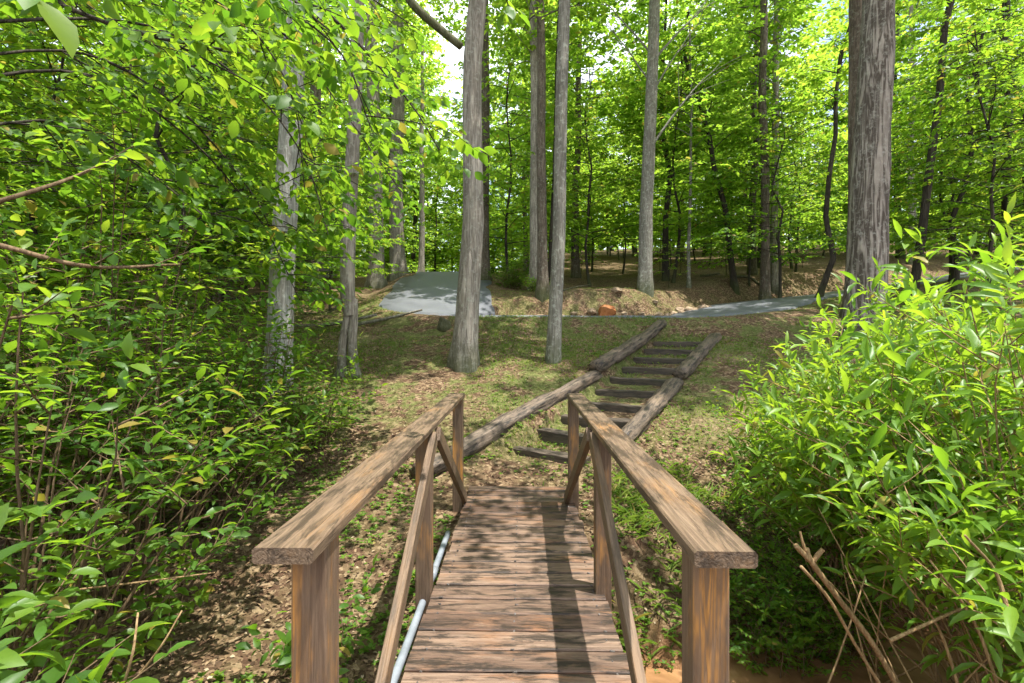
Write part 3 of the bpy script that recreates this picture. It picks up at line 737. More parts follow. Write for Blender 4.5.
UND = [proto_tree('understory_tree', 'tree', 7.5, .05, 1.2, 36, 2.8, .17, 8, 'bark_dark', 'leaf_under', 200 + k, 'young understory tree with spreading layers of leaves in the forest', 'young understory trees of the forest', (r_ * .05, .03), .12, (0, 35), flat, .42, .3)
       for k, r_ in enumerate((1, -1, .3, -.6))]
UNN = [proto_tree('understory_tree', 'tree', 7.0, .05, 1.0, 34, 2.7, .14, 8, 'bark_dark', 'leaf_left', 250 + k, 'young tree', 'young trees among the near shrubs', (r_ * .05, .03), .12, (0, 35), flat, .34, .3, **NEARP)
       for k, r_ in enumerate((1, -.7))]
SAP = [proto_tree('sapling', 'sapling', 2.6, .018, .5, 12, 1.2, .14, 7, 'bark_dark', 'leaf_under', 300 + k, 'low leafy sapling on the shaded forest floor', 'low saplings on the forest floor', (.05, .02), .06, (0, 40), flat, .4, .35)
       for k in range(2)]
used = set()
def place(proto, x, y, rz, s, label=None, group=None):
    z = g1(x, y)
    if id(proto) not in used:
        used.add(id(proto)); proto.location = (x, y, z); proto.rotation_euler = (0, 0, rz); proto.scale = (s,) * 3 if not hasattr(s, '__len__') else s
        if label: proto['label'] = label
        if group: proto['group'] = group
        return proto
    return copy_tree(proto, (x, y, z), rz, s, label, group)
def clear(x, y, m=2.4):
    d, _ = seg_dist(np.array([x]), np.array([y]), DRIVE); return d[0] > m
rr = random.Random(12); spots = []
def scatter(n, ylo, yhi, mind, test, bias=1.0):
    out = []; tries = 0
    while len(out) < n and tries < 20000:
        tries += 1
        y = ylo + (yhi - ylo) * rr.random() ** bias; x = rr.uniform(-1.2 * y - 3, 1.2 * y + 3)
        if not clear(x, y) or not test(x, y): continue
        if any((x - a) ** 2 + (y - b) ** 2 < mind ** 2 for a, b in out): continue
        out.append((x, y))
    return out
def px_of(x, y): return 512 + x / y * F
gap = lambda x, y: not (412 < px_of(x, y) < 468)
for (x, y) in scatter(78, 19, 60, 2.6, lambda x, y: gap(x, y) and not (y < 24 and 330 < px_of(x, y) < 500), 1.1):
    place(CAN[rr.randrange(4)], x, y, rr.uniform(0, 6.28), rr.uniform(.75, 1.15))
for (x, y) in scatter(150, 15.5, 48, 1.8, lambda x, y: gap(x, y) and not (px_of(x, y) > 330 and px_of(x, y) < 500 and y < 26) and not (y < 19 and abs(x - 3) < 3.5), 1.2):
    place(UND[rr.randrange(4)], x, y, rr.uniform(0, 6.28), rr.uniform(.75, 1.35))
for (x, y) in scatter(75, 17.5, 38, 1.3, lambda x, y: not (360 < px_of(x, y) < 500 and y < 28), 1.0):
    place(SAP[rr.randrange(2)], x, y, rr.uniform(0, 6.28), rr.uniform(.5, 1.1))
# distant wood that reads as one mass
def distant():
    r = np.random.default_rng(77); n = 10000; per = 9
    y = r.uniform(50, 90, n); x = r.uniform(-1.25, 1.25, n) * y; hz = np.where(r.uniform(0, 1, n) < .3, r.uniform(0, 3.5, n), 26 * r.uniform(0, 1, n))
    hmax = 17 + 16 * vnoise(x, y, 6, 71) + 8 * vnoise(x, y, 2.5, 72)
    px = 512 + x / y * F
    k = (hz < hmax) & ~((px > 428) & (px < 462) & (hz > 9)); x, y, hz = x[k], y[k], hz[k]; n = len(x)
    c = np.repeat(np.stack([x, y, ground(x, y) + hz], 1), per, 0) + r.normal(0, 1, (n * per, 3)) * (.9, .9, .45)
    a = r.uniform(0, 6.28, n * per); s_ = r.uniform(.4, .8, n * per)
    g = Geo(); add_leaves(g, c, np.stack([np.cos(a), np.sin(a), r.normal(-.1, .3, n * per)], 1), np.stack([r.normal(0, .5, n * per), r.normal(0, .5, n * per), np.ones(n * per)], 1), s_, s_ * .6, LEAF_Q)
    for k in range(110):
        yy = r.uniform(50, 75); xx = r.uniform(-1.2, 1.2) * yy; zz = g1(xx, yy)
        g2.tube([(xx, yy, zz - .2), (xx + r.normal(0, .3), yy, zz + 9), (xx + r.normal(0, .6), yy, zz + 17)], [.2, .15, .06], 6, False)
    return g
g2 = Geo()
o = link('distant_forest', distant().mesh('distant_forest'), MAT['leaf_forest']); tag(o, 'green mass of the far woodland rising behind the nearer trees', 'woodland', kind='stuff')
tag(link('distant_trunks', g2.mesh('distant_trunks'), MAT['bark_dark'], o))
# woodland beyond the crest of the driveway
for k, (x, y) in enumerate(((-7.5, 47), (-4.2, 52), (-9.5, 56), (-6.2, 62), (-12, 50), (-5.9, 36), (-3.9, 40), (-5.4, 44), (-7.6, 41))):
    place(UND[k % 4], x, y, k, (1.0 + .1 * k) if k < 5 else 1.55 + .12 * (k - 5))
# understory trees close by, on the side of the pale trunk
SIDE = [(-7.0, 7.0, .9, 'young tree between the shrubs and the driveway bank, with thin dark stem'), (-10.5, 10.5, 1.2, 'broad young tree past the shrubs at the darkest corner of the wood'), (-7.4, 12.2, 1.0, 'young tree before the fence, close to the dark brown trunk'), (-11.8, 14.5, 1.25, 'young tree before the fence, furthest along it'), (-5.6, 14.8, .8, 'low young tree between the fence and the driveway'),
        (-5.0, 7.2, 1.0, 'leafy young tree with layered sprays beside the pale grey trunk'), (-7.6, 9.5, 1.15, 'young tree filling the edge behind the overhanging branches'),
        (-5.2, 11.2, .95, 'young tree with low sprays behind the split-base trunk'), (-9.5, 6.5, 1.1, 'young tree at the far edge of the shrubs, nearest the creek'), (-8.6, 13.6, 1.1, 'young tree standing before the old fence'),
        (-6.2, 4.6, .85, 'small tree crowded behind the dark glossy shrubs')]
for k, (x, y, s, lab) in enumerate(SIDE):
    place(UNN[k % 2], x, y, 1.3 * k, s, lab, 'young trees among the near shrubs')
SIDE2 = [(11.5, 11.5, 1.0, 'layered young tree behind the massive oak trunk, beside the shrub'), (14.5, 13.5, 1.2, 'young tree at the forest edge past the leaning black trunk'), (9.6, 17.2, 1.1, 'young tree by the driveway bend behind the oak'),
         (16, 17.5, 1.1, 'young tree in the brightest part of the forest edge')]
for k, (x, y, s, lab) in enumerate(SIDE2):
    place(UNN[(k + 1) % 2], x, y, 2.1 * k + .4, s, lab, 'young trees along the forest edge')
# unseen canopy trees, added beside the view to shade bridge and bank
for k, (x, y, s) in enumerate(((7.7, 6.7, (1.05, 1.05, 1.45)), (-6.0, -1.0, .8))):
    place(CAN[k], x, y, k * 1.7 + .4, s, 'unseen tall tree added beside the view to shade the footbridge and bank', 'unseen trees added for shade')

deck_shade_tree = proto_tree('forest_tree', 'tree', 8.2, .10, 5.5, 24, 1.8, .15, 7, 'bark_grey', 'leaf_forest', 130, 'small unseen leaning tree added so its crown shades the footbridge deck', None, (-.46, .46), .06)
deck_shade_tree.location = (4.7, .9, g1(4.7, .9))  # added out of view, leaning so its crown shades the far deck
# ------------------------------------------------------------------ shrubs
def shrub(name, label, x, y, H, W, nstem, leaf, leaflen, ratio, tpl, stem_mat, seed, twig=(.18, .4), ntw=6, per=7, base_r=.2, zb=None, squash=(1, 1), stem_r=.008, lean=(0, 0), ang=(35, 75), tilt=.35, droop=.15, lowest=.35, whorl=False, group=None, upright=.55, bare=0):
    r = np.random.default_rng(seed); wood, lf = Geo(), Geo(); tw = []
    z0 = g1(x, y) if zb is None else zb
    for k in range(nstem):
        a = r.uniform(0, 6.283); rad = math.sqrt(r.uniform(0, 1))
        hh = H * (1 - .5 * rad ** 2.2) * r.uniform(.6, 1.06)
        tip = np.array([math.cos(a) * rad * W * squash[0] + lean[0] * hh, math.sin(a) * rad * W * squash[1] + lean[1] * hh, hh])
        b = np.array([math.cos(a) * base_r * rad + r.normal(0, .05), math.sin(a) * base_r * rad + r.normal(0, .05), -.08])
        s = np.linspace(0, 1, 8)
        mid = b * .5 + tip * .5 + np.array([-math.cos(a), -math.sin(a), 0]) * .12 * W * rad + np.array([0, 0, .12 * H]) + r.normal(0, .09, 3) * (1, 1, .5)
        P = ((1 - s) ** 2)[:, None] * b + (2 * s * (1 - s))[:, None] * mid + (s ** 2)[:, None] * tip + r.normal(0, .011, (8, 3)) * s[:, None] ** .5
        sr = stem_r * r.uniform(.6, 1.3)
        wood.tube(P, sr * (1 - .75 * s), 5, False)
        td = norm(P[-1] - P[-2])
        L = r.uniform(*twig)
        dd = norm(td + np.array([0, 0, upright * .6]) + r.normal(0, .15, 3)) * L
        tw.append(np.concatenate([P[-1], dd, norm(np.array([r.normal(), r.normal(), .8]))]))
        for q in range(ntw):
            sq = lowest + (1 - lowest) * (q + r.uniform(0, 1)) / ntw
            p = np.array([np.interp(sq, s, P[:, c]) for c in range(3)])
            a2 = r.uniform(0, 6.28)
            dd = norm(np.array([math.cos(a2) + .4 * math.cos(a), math.sin(a2) + .4 * math.sin(a), upright + r.normal(0, .25)])) * r.uniform(*twig)
            wood.tube(np.array([p, p + dd * .5 - (0, 0, .01), p + dd]), [sr * .45, sr * .35, .0018], 4, False)
            tw.append(np.concatenate([p, dd, [0, 0, 1]]))
    for k in range(bare):
        a = r.uniform(0, 6.283); b = np.array([r.normal(0, base_r), r.normal(0, base_r), -.1]); L = r.uniform(.5, 1.0) * H * .75; sp = r.uniform(.25, 1.1)
        tip = b + norm(np.array([math.cos(a) * sp, math.sin(a) * sp, 1.0])) * L; md = (b + tip) / 2 + r.normal(0, .05, 3)
        ss = np.linspace(0, 1, 6)[:, None]; wood.tube((1 - ss) ** 2 * b + 2 * ss * (1 - ss) * md + ss ** 2 * tip, r.uniform(.3, .8) * stem_r * np.linspace(1, .6, 6), 5, True)
    leaves_on_twigs(lf, r, tw, per, leaflen, ratio, tpl, tilt, ang, droop, whorl)
    root = empty(name, (x, y, z0), label, 'shrub', group)
    link('stems', wood.mesh('stems'), MAT[stem_mat], root); link('leaves', lf.mesh('leaves'), MAT[leaf], root)
    return root
GS = 'shrubs crowding the bank beside the footbridge'
GR = 'shrubs by the creek bank opposite the stout trunk'
# bright lance-leaved side
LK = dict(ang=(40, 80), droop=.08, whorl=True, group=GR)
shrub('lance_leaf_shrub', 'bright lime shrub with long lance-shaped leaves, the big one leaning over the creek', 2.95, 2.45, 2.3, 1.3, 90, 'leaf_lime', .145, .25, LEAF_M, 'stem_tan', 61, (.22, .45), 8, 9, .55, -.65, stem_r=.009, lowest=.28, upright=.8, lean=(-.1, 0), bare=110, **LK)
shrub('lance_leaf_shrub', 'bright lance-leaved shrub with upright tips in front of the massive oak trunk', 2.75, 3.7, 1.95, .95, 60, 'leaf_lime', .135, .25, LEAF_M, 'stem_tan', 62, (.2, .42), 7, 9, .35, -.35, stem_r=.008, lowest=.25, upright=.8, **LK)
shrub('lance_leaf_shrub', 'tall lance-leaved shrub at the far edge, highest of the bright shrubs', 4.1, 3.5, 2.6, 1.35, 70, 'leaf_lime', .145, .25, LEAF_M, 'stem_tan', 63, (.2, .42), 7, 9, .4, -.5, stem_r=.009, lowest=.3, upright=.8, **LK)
shrub('small_leaf_shrub', 'dense small-leaved shrub at the foot of the bright lance-leaved shrubs', 2.3, 3.75, 1.2, .7, 70, 'leaf_small', .042, .5, LEAF_5, 'stem', 64, (.14, .3), 8, 12, .3, None, stem_r=.005, lowest=.15, group=GR)
shrub('small_leaf_shrub', 'small-leaved twiggy shrub between the steps and the bright shrubs', 2.9, 4.9, 1.15, .75, 50, 'leaf_small', .05, .5, LEAF_5, 'stem', 65, (.14, .3), 8, 10, .3, None, stem_r=.005, lowest=.15, group=GR)
shrub('small_leaf_shrub', 'low small-leaved shrub over the muddy water beside the cut branches', 1.95, 3.6, .95, .5, 46, 'leaf_small', .045, .48, LEAF_5, 'stem', 67, (.14, .3), 7, 10, .25, None, stem_r=.005, lowest=.15, group=GR)
shrub('lance_leaf_shrub', 'lance-leaved shrub further up the bank hiding the foot of the massive oak', 4.6, 5.2, 1.9, 1.2, 55, 'leaf_lime', .14, .26, LEAF_M, 'stem_tan', 66, (.2, .42), 6, 9, .4, None, stem_r=.009, lowest=.25, upright=.8, **LK)
# the shaded side
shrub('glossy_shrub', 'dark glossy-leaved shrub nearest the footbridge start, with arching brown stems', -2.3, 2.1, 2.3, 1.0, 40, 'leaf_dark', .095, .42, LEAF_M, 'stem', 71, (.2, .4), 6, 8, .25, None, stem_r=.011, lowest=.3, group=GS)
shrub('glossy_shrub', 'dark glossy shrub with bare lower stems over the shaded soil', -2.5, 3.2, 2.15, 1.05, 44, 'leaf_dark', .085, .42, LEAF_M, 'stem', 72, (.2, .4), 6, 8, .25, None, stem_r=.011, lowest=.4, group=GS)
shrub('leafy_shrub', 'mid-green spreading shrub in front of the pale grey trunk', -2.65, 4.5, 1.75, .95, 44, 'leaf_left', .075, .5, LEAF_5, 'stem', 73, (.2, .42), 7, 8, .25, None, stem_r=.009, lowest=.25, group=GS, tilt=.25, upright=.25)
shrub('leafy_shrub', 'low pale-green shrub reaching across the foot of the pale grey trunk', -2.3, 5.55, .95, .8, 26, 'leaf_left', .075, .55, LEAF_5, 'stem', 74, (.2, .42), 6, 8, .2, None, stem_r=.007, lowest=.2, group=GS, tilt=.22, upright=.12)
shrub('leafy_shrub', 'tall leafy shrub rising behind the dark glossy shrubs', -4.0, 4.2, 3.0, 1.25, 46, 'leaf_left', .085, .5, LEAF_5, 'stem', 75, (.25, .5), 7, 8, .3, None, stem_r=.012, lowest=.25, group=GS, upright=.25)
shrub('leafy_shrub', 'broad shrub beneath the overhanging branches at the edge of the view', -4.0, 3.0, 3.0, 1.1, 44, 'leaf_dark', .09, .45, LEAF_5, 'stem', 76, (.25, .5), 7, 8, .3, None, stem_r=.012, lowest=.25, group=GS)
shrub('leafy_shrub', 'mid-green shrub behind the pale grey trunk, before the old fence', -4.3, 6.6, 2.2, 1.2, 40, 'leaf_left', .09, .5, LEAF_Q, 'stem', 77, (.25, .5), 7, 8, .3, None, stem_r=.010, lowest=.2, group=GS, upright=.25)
shrub('leafy_shrub', 'wide shrub bank further up the slope behind the tall leafy shrub', -6.4, 8.4, 2.4, 1.6, 50, 'leaf_left', .10, .5, LEAF_Q, 'stem', 78, (.25, .5), 7, 8, .3, None, stem_r=.010, lowest=.15, group=GS, upright=.25)
shrub('evergreen_shrub', 'low dark evergreen bush beside the driveway crest', at(512, 18), 18, 1.0, .8, 40, 'leaf_dark', .09, .4, LEAF_Q, 'stem', 79, (.15, .3), 7, 9, .2, None, lowest=.1, group='bushes by the driveway')
shrub('leafy_shrub', 'small bright green bush at the forest edge by the stony mound', at(536, 16), 16.2, .5, .45, 20, 'leaf_lime', .08, .5, LEAF_Q, 'stem', 80, (.1, .25), 5, 8, .1, None, lowest=.1, group='bushes by the driveway')
shrub('leafy_shrub', 'slender shrub with bright airy leaves hiding the lower part of the pale grey trunk', -2.55, 5.0, 2.2, .65, 24, 'leaf_left', .085, .55, LEAF_5, 'stem', 82, (.22, .45), 7, 7, .2, None, stem_r=.007, lowest=.3, group=GS, tilt=.25, upright=.12)
shrub('leafy_shrub', 'tall airy shrub with yellow-green leaves above the dark glossy shrubs', -3.1, 3.5, 3.6, 1.0, 34, 'leaf_left', .095, .55, LEAF_5, 'stem', 83, (.25, .5), 8, 7, .25, None, stem_r=.010, lowest=.35, group=GS, tilt=.25, upright=.15)
shrub('leafy_shrub', 'airy shrub at the edge of the view reaching up to the overhanging branches', -3.2, 2.5, 3.7, .9, 34, 'leaf_left', .09, .52, LEAF_M, 'stem', 84, (.25, .5), 8, 7, .25, None, stem_r=.010, lowest=.35, group=GS, tilt=.28, upright=.15)
shrub('glossy_shrub', 'large-leaved dark glossy shrub at the very edge of the view, closest to the bridge start', -1.55, 1.3, 1.85, .5, 16, 'leaf_dark', .125, .42, LEAF_M, 'stem', 85, (.2, .4), 5, 7, .15, None, stem_r=.007, lowest=.35, group=GS, upright=.3)
# leafy weeds by the bridge start
WE = [(-1.42, 1.55, .62, 'broad-leaved weed with blue-green leaves, nearest the railing post'), (-1.7, 1.45, .75, 'tall broad-leaved weed at the corner of the creek bank'), (-1.22, 1.9, .45, 'low broad-leaved weed under the handrail'),
      (-1.75, 2.0, .55, 'broad-leaved weed in the shade of the dark glossy shrub'), (-2.0, 2.7, .5, 'leafy weed on the dark soil behind the other weeds'), (-1.0, 2.6, .35, 'small leafy weed beside the conduit pipe')]
for k, (x, y, h, lab) in enumerate(WE):
    o = shrub('weed_plant', lab, x, y, h, .26, 9, 'leaf_dark', .075, .5, LEAF_M, 'stem', 90 + k, (.1, .2), 3, 6, .06, None, stem_r=.003, lowest=.3, group='broad-leaved weeds by the bridge start', upright=.5)
    o['category'] = 'plant'

# cut branch stub and bare sticks in the bright shrub
def stick(name, label, pts, r0, r1, mat, cat='branch', group=None, forks=()):
    g = Geo(); P = np.array(catmull(pts, 5)); c = P[0].copy()
    g.tube(P - c, np.linspace(r0, r1, len(P)), 9, True, .12, 3)
    for f in forks:
        Q = np.array(catmull(f[0], 4)) - c; g.tube(Q, np.linspace(f[1], f[2], len(Q)), 7, True, .12, 4)
    o = link(name, g.mesh(name), MAT[mat], None, c); return tag(o, label, cat, group)
def wp(px, py, d): return (at(px, d), d, zat(py, d))
stick('cut_branch', 'cut tan branch with a knobbly stub end leaning out of the bright shrub', [(2.2, 2.45, -.75), wp(880, 655, 2.4), wp(840, 600, 2.35), wp(812, 562, 2.3), wp(806, 548, 2.3)], .014, .013, 'stem_tan',
      forks=[([wp(812, 562, 2.3), wp(800, 550, 2.28), wp(796, 545, 2.27)], .013, .012), ([wp(812, 562, 2.3), wp(820, 552, 2.3), wp(823, 549, 2.3)], .012, .011), ([wp(806, 552, 2.3), wp(802, 540, 2.3), wp(800, 531, 2.3)], .008, .005)])
stick('cut_branch', 'thinner tan branch running just below the cut stub branch', [(2.15, 2.3, -.8), wp(865, 660, 2.3), wp(830, 600, 2.2), wp(801, 566, 2.15)], .008, .007, 'stem_tan')
for k, (a, b, dd, lab) in enumerate((((1000, 690), (930, 560), 2.0, 'slanting tan stem low in the bright shrub, nearest the picture edge'), ((960, 690), (900, 575), 2.2, 'tan stem crossing the shaded base of the bright shrub'), ((890, 640), (1024, 585), 2.1, 'tan stem lying nearly level across the shrub base'),
                                     ((1010, 620), (965, 535), 1.7, 'greyish forked twig in front of the bright leaves'))):
    m = ((a[0] + b[0]) / 2 + 8, (a[1] + b[1]) / 2 - 6)
    stick('bare_stem', lab, [wp(*a, dd), wp(*m, dd + .05), wp(*b, dd)], .008, .004, 'stem_tan', 'stem', 'bare stems in the bright shrub')

for k, (a, b, dd, lab) in enumerate((((122, 690), (138, 612), 1.5, 'upright pale dead stem among the broad-leaved weeds'), ((135, 680), (182, 610), 1.75, 'slanting pale dead stem over the dark soil'), ((70, 590), (215, 572), 2.2, 'grey dead twig lying in the shade of the glossy shrubs'))):
    stick('dead_stem', lab, [wp(*a, dd), wp((a[0] + b[0]) / 2 + 3, (a[1] + b[1]) / 2, dd), wp(*b, dd + .05)], .005, .003, 'stem_tan', 'stem')
# ------------------------------------------------------------------ overhanging tree on the shaded side
def overhang():
    r = np.random.default_rng(5); T = Geo(); lf = Geo(); tw = []
    base = np.array([-3.9, 2.2, g1(-3.9, 2.2)])
    root = empty('overhanging_tree', base, 'overhanging tree with dark branches and drooping translucent leaves above the shaded shrubs', 'tree')
    tp = np.array([(0, 0, -.1), (.05, 0, 1), (.02, .1, 2.2), (.1, .1, 3.6), (.15, .2, 5), (.2, .2, 7)]); tp = np.array(catmull(tp, 4))
    T.tube(tp, np.linspace(.13, .05, len(tp)), 12, False, .08, 2)
    limbs = [([(-3.85, 2.25, 2.5), wp(20, -15, 3.0), wp(65, 6, 2.9), wp(140, 33, 2.8), wp(222, 49, 2.7)], .022, .007, 9),
             ([(-3.85, 2.3, 3.2), wp(60, -60, 3.6), wp(200, -30, 3.6), wp(330, 40, 3.7), wp(372, 130, 3.8)], .016, .005, 13),
             ([(-3.85, 2.3, 2.9), wp(120, 20, 4.2), wp(230, 70, 4.4), wp(300, 150, 4.5), wp(330, 240, 4.6)], .014, .005, 14),
             ([(-3.85, 2.3, 3.5), wp(150, -80, 4.4), wp(300, -10, 4.8), wp(400, 90, 5.0), wp(440, 150, 5.1)], .028, .005, 14),
             ([(-3.85, 2.3, 2.2), wp(40, 120, 3.4), wp(130, 160, 3.7), wp(210, 220, 3.8)], .012, .005, 10),
             ([(-3.85, 2.3, 2.6), wp(60, 50, 3.9), wp(170, 100, 4.2), wp(250, 190, 4.5), wp(275, 240, 4.6)], .012, .005, 11),
             ([(-3.85, 2.3, 3.4), wp(0, -60, 3.1), wp(130, -50, 3.0), wp(260, -20, 3.0), wp(330, 30, 3.1)], .022, .005, 12),
             ([(-3.85, 2.3, 3.0), wp(100, -40, 3.9), wp(230, 10, 4.1), wp(290, 90, 4.3), wp(305, 190, 4.5)], .016, .004, 16),
             ([(-3.85, 2.4, 3.2), wp(150, -60, 4.6), wp(280, 30, 5.2), wp(350, 120, 5.6), wp(400, 190, 5.8)], .016, .004, 16),
             ([(-3.85, 2.3, 2.4), wp(60, 70, 3.7), wp(180, 130, 4.3), wp(260, 220, 4.8), wp(300, 300, 5.0)], .014, .004, 14),
             ([(-3.85, 2.4, 4.0), wp(200, -120, 5.6), wp(330, -30, 5.9), wp(420, 30, 6.1)], .026, .005, 12)]
    for pts, r0, r1, m in limbs:
        P = np.array(catmull(pts, 6)) - base; n = len(P); T.tube(P, np.linspace(r0, r1, n), 7, False, .1, 2)
        for q in range(m):
            i = int((.25 + .75 * (q + r.uniform(0, 1)) / m) * (n - 1)); p = P[i]; td = norm(P[min(i + 1, n - 1)] - P[i - 1])
            a = math.atan2(td[1], td[0]) + (1 if q % 2 else -1) * R(r.uniform(25, 80))
            d2 = np.array([math.cos(a), math.sin(a), r.normal(-.25, .25)]); L2 = r.uniform(.35, .8)
            T.tube(np.array([p, p + d2 * L2 * .5 + (0, 0, .02), p + d2 * L2]), [.006, .0045, .002], 4, False)
            for z in range(4):
                p3 = p + d2 * L2 * (.2 + .8 * z / 3.3); a3 = a + (1 if z % 2 else -1) * R(r.uniform(20, 70))
                d3 = np.array([math.cos(a3), math.sin(a3), r.normal(-.25, .2)]) * r.uniform(.18, .34)
                T.tube(np.array([p3, p3 + d3]), [.003, .0015], 3, False)
                tw.append(np.concatenate([p3, d3, [0, 0, 1]]))
    leaves_on_twigs(lf, r, tw, 6, .115, .64, LEAF_M, .45, (35, 75), .45)
    # crown out of sight above
    t = np.linspace(0, 1, len(tp))
    w, l = limb_system(r, tp, t, .12, 7, 4.2, 6.9, 14, 2.2, .12, .6, 7, LEAF_Q); merge(T, w); merge(lf, l)
    link('trunk', T.mesh('trunk'), MAT['bark_dark'], root); link('crown', lf.mesh('crown'), MAT['leaf_left'], root)
overhang()

def hanging_branch(name, label, pts, r0, r1, twigs, leaflen, seed, mat='bark_dark', per=5, leafmat='leaf_left', group=None):
    r = np.random.default_rng(seed); P = np.array(catmull(pts, 6)); base = P[0].copy(); P = P - base; n = len(P)
    T = Geo(); T.tube(P, np.linspace(r0, r1, n), 9, True, .12, seed); lf = Geo(); tw = []
    for (f, dx, dy, dz) in twigs:
        i = int(f * (n - 1)); T.tube(np.array([P[i], P[i] + np.array([dx, dy, dz])]), [.003, .0015], 4, False)
        tw.append(np.concatenate([P[i], [dx, dy, dz], [0, -.3, 1]]))
    root = empty(name, base, label, 'branch', group); link('branch', T.mesh('branch'), MAT[mat], root)
    if tw:
        leaves_on_twigs(lf, r, tw, per, leaflen, .62, LEAF_M, .3, (30, 70), .3); link('leaves', lf.mesh('leaves'), MAT[leafmat], root)
hanging_branch('broken_branch', 'bare broken branch hanging down beside the top of the stout trunk', [wp(385, -45, 3.6), wp(410, 0, 3.6), wp(437, 26, 3.6), wp(461, 46, 3.6)], .034, .028, [], .1, 3, 'bark_brown')
hanging_branch('leafy_branch', 'sprig of bright yellow-green leaves hanging over the stout trunk', [wp(470, -90, 2.2), wp(495, -35, 2.2), wp(508, 4, 2.2)], .006, .003, [(.85, .05, .03, -.05), (1, .05, .0, -.05), (1, -.02, .0, -.05)], .1, 4, per=3)
hanging_branch('leafy_branch', 'single large yellow leaf on a twig at the corner above the shrubs', [wp(-60, -60, .8), wp(0, -40, .8), wp(26, -14, .8)], .003, .0015, [(1, .02, .0, -.02)], .085, 12, per=2, leafmat='leaf_left')
hanging_branch('arching_branch', 'reddish brown branch arching low across the dark glossy shrub', [wp(-60, 235, 1.7), wp(0, 245, 1.75), wp(90, 266, 1.85), wp(180, 264, 2.1)], .012, .005, [(.7, .1, .1, .12), (.9, .15, .05, .08), (.5, .0, .1, .15)], .07, 8, 'stem', leafmat='leaf_dark')
hanging_branch('arching_branch', 'reddish brown twig above the lower arching branch', [wp(-50, 215, 1.5), wp(15, 196, 1.55), wp(70, 178, 1.7), wp(110, 160, 1.9)], .009, .004, [(.7, .1, .1, .12), (.9, .1, .05, .1)], .07, 9, 'stem', leafmat='leaf_dark')

# ------------------------------------------------------------------ small things on the slope
def rock(name, label, x, y, sx, sy, sz, seed, mat, cat='rock', group=None, sink=.3):
    import bmesh
    bm = bmesh.new(); bmesh.ops.create_icosphere(bm, subdivisions=3, radius=1)
    r = np.random.default_rng(seed); pl = [(norm(r.normal(0, 1, 3)), r.uniform(.55, .85)) for _ in range(9)]
    for v in bm.verts:
        c = np.array(v.co)
        for nrm, dd in pl:
            k = c @ nrm - dd
            if k > 0: c = c - nrm * k * .9
        v.co = Vector(c * np.array((sx, sy, sz)) * (1 + .05 * r.normal()))
    me = bpy.data.meshes.new(name); bm.to_mesh(me); bm.free()
    o = link(name, me, MAT[mat], None, (x, y, g1(x, y) + sz * (1 - sink) - sz * .35)); o.rotation_euler = (0, 0, r.uniform(0, 6))
    return tag(o, label, cat, group)
rock('boulder', 'rusty orange split boulder on the stony edge of the mound', at(606, 14.8), 14.8, .48, .3, .3, 5, 'stone_orange')
RP = [(518, 14.7), (530, 14.6), (541, 14.7), (563, 14.7), (574, 14.8), (583, 14.6), (592, 14.8), (624, 14.8), (633, 14.7), (642, 14.9), (650, 14.8), (659, 15.0), (667, 14.9), (674, 15.1), (682, 15.0), (689, 15.3), (696, 15.2), (703, 15.5), (709, 15.6), (600, 14.5), (617, 15.3), (655, 15.4), (680, 15.6)]
for k, (p, dd) in enumerate(RP):
    q = random.Random(k); s = q.uniform(.09, .17)
    dd += .12
    rock('rock', 'tan fieldstone lying in the row along the edge of the mound', at(p, dd), dd, s * q.uniform(1, 1.6), s, s * q.uniform(.6, .9), 20 + k, 'stone', group='fieldstones edging the mound')
# stump
xs_, ds_ = at(444, 10.6), 10.6
g = Geo(); g.tube([(0, 0, -.1), (0, 0, .02), (0, 0, .08), (.01, 0, .17), (.02, 0, .19)], [.19, .16, .13, .12, .11], 16, True, .5, 4)
tag(link('tree_stump', g.mesh('tree_stump'), MAT['bark_brown'], None, (xs_, ds_, g1(xs_, ds_))), 'small dark cut stump beside the stout trunk, in front of the driveway', 'stump')
# fallen branches
FB = [((268, 305), (375, 300), 11.5, .06, 'pale fallen branch on the ground before the split-base trunk'), ((303, 300), (345, 270), 14, .04, 'fallen branch propped on the slope near the dark trunk'),
      ((560, 318), (592, 300), 15.6, .03, 'thin bare stick on the mound by the orange boulder'), ((735, 262), (762, 272), 20, .07, 'fallen branch on the forest floor beyond the driveway bend'), ((700, 250), (716, 262), 21, .06, 'slanting dead branch on the shaded bank'), ((600, 287), (628, 289), 17.5, .05, 'dead branch lying behind the stony mound'),
      ((345, 318), (420, 309), 11.2, .045, 'pale fallen branch at the near edge of the driveway')]
for k, (a, b, dd, rad, lab) in enumerate(FB):
    xa, xb2 = at(a[0], dd), at(b[0], dd); yb = dd + (a[1] - b[1]) * .03
    m = ((xa + xb2) / 2, (dd + yb) / 2 + .1)
    stick('fallen_branch', lab, [(xa, dd, g1(xa, dd) + .03), (m[0], m[1], g1(*m) + .05), (xb2, yb, g1(xb2, yb) + (.12 if k != 1 else .8))], rad, rad * .5, 'bark_grey' if k in (0, 6) else 'bark_brown', 'branch', 'fallen branches on the slope')
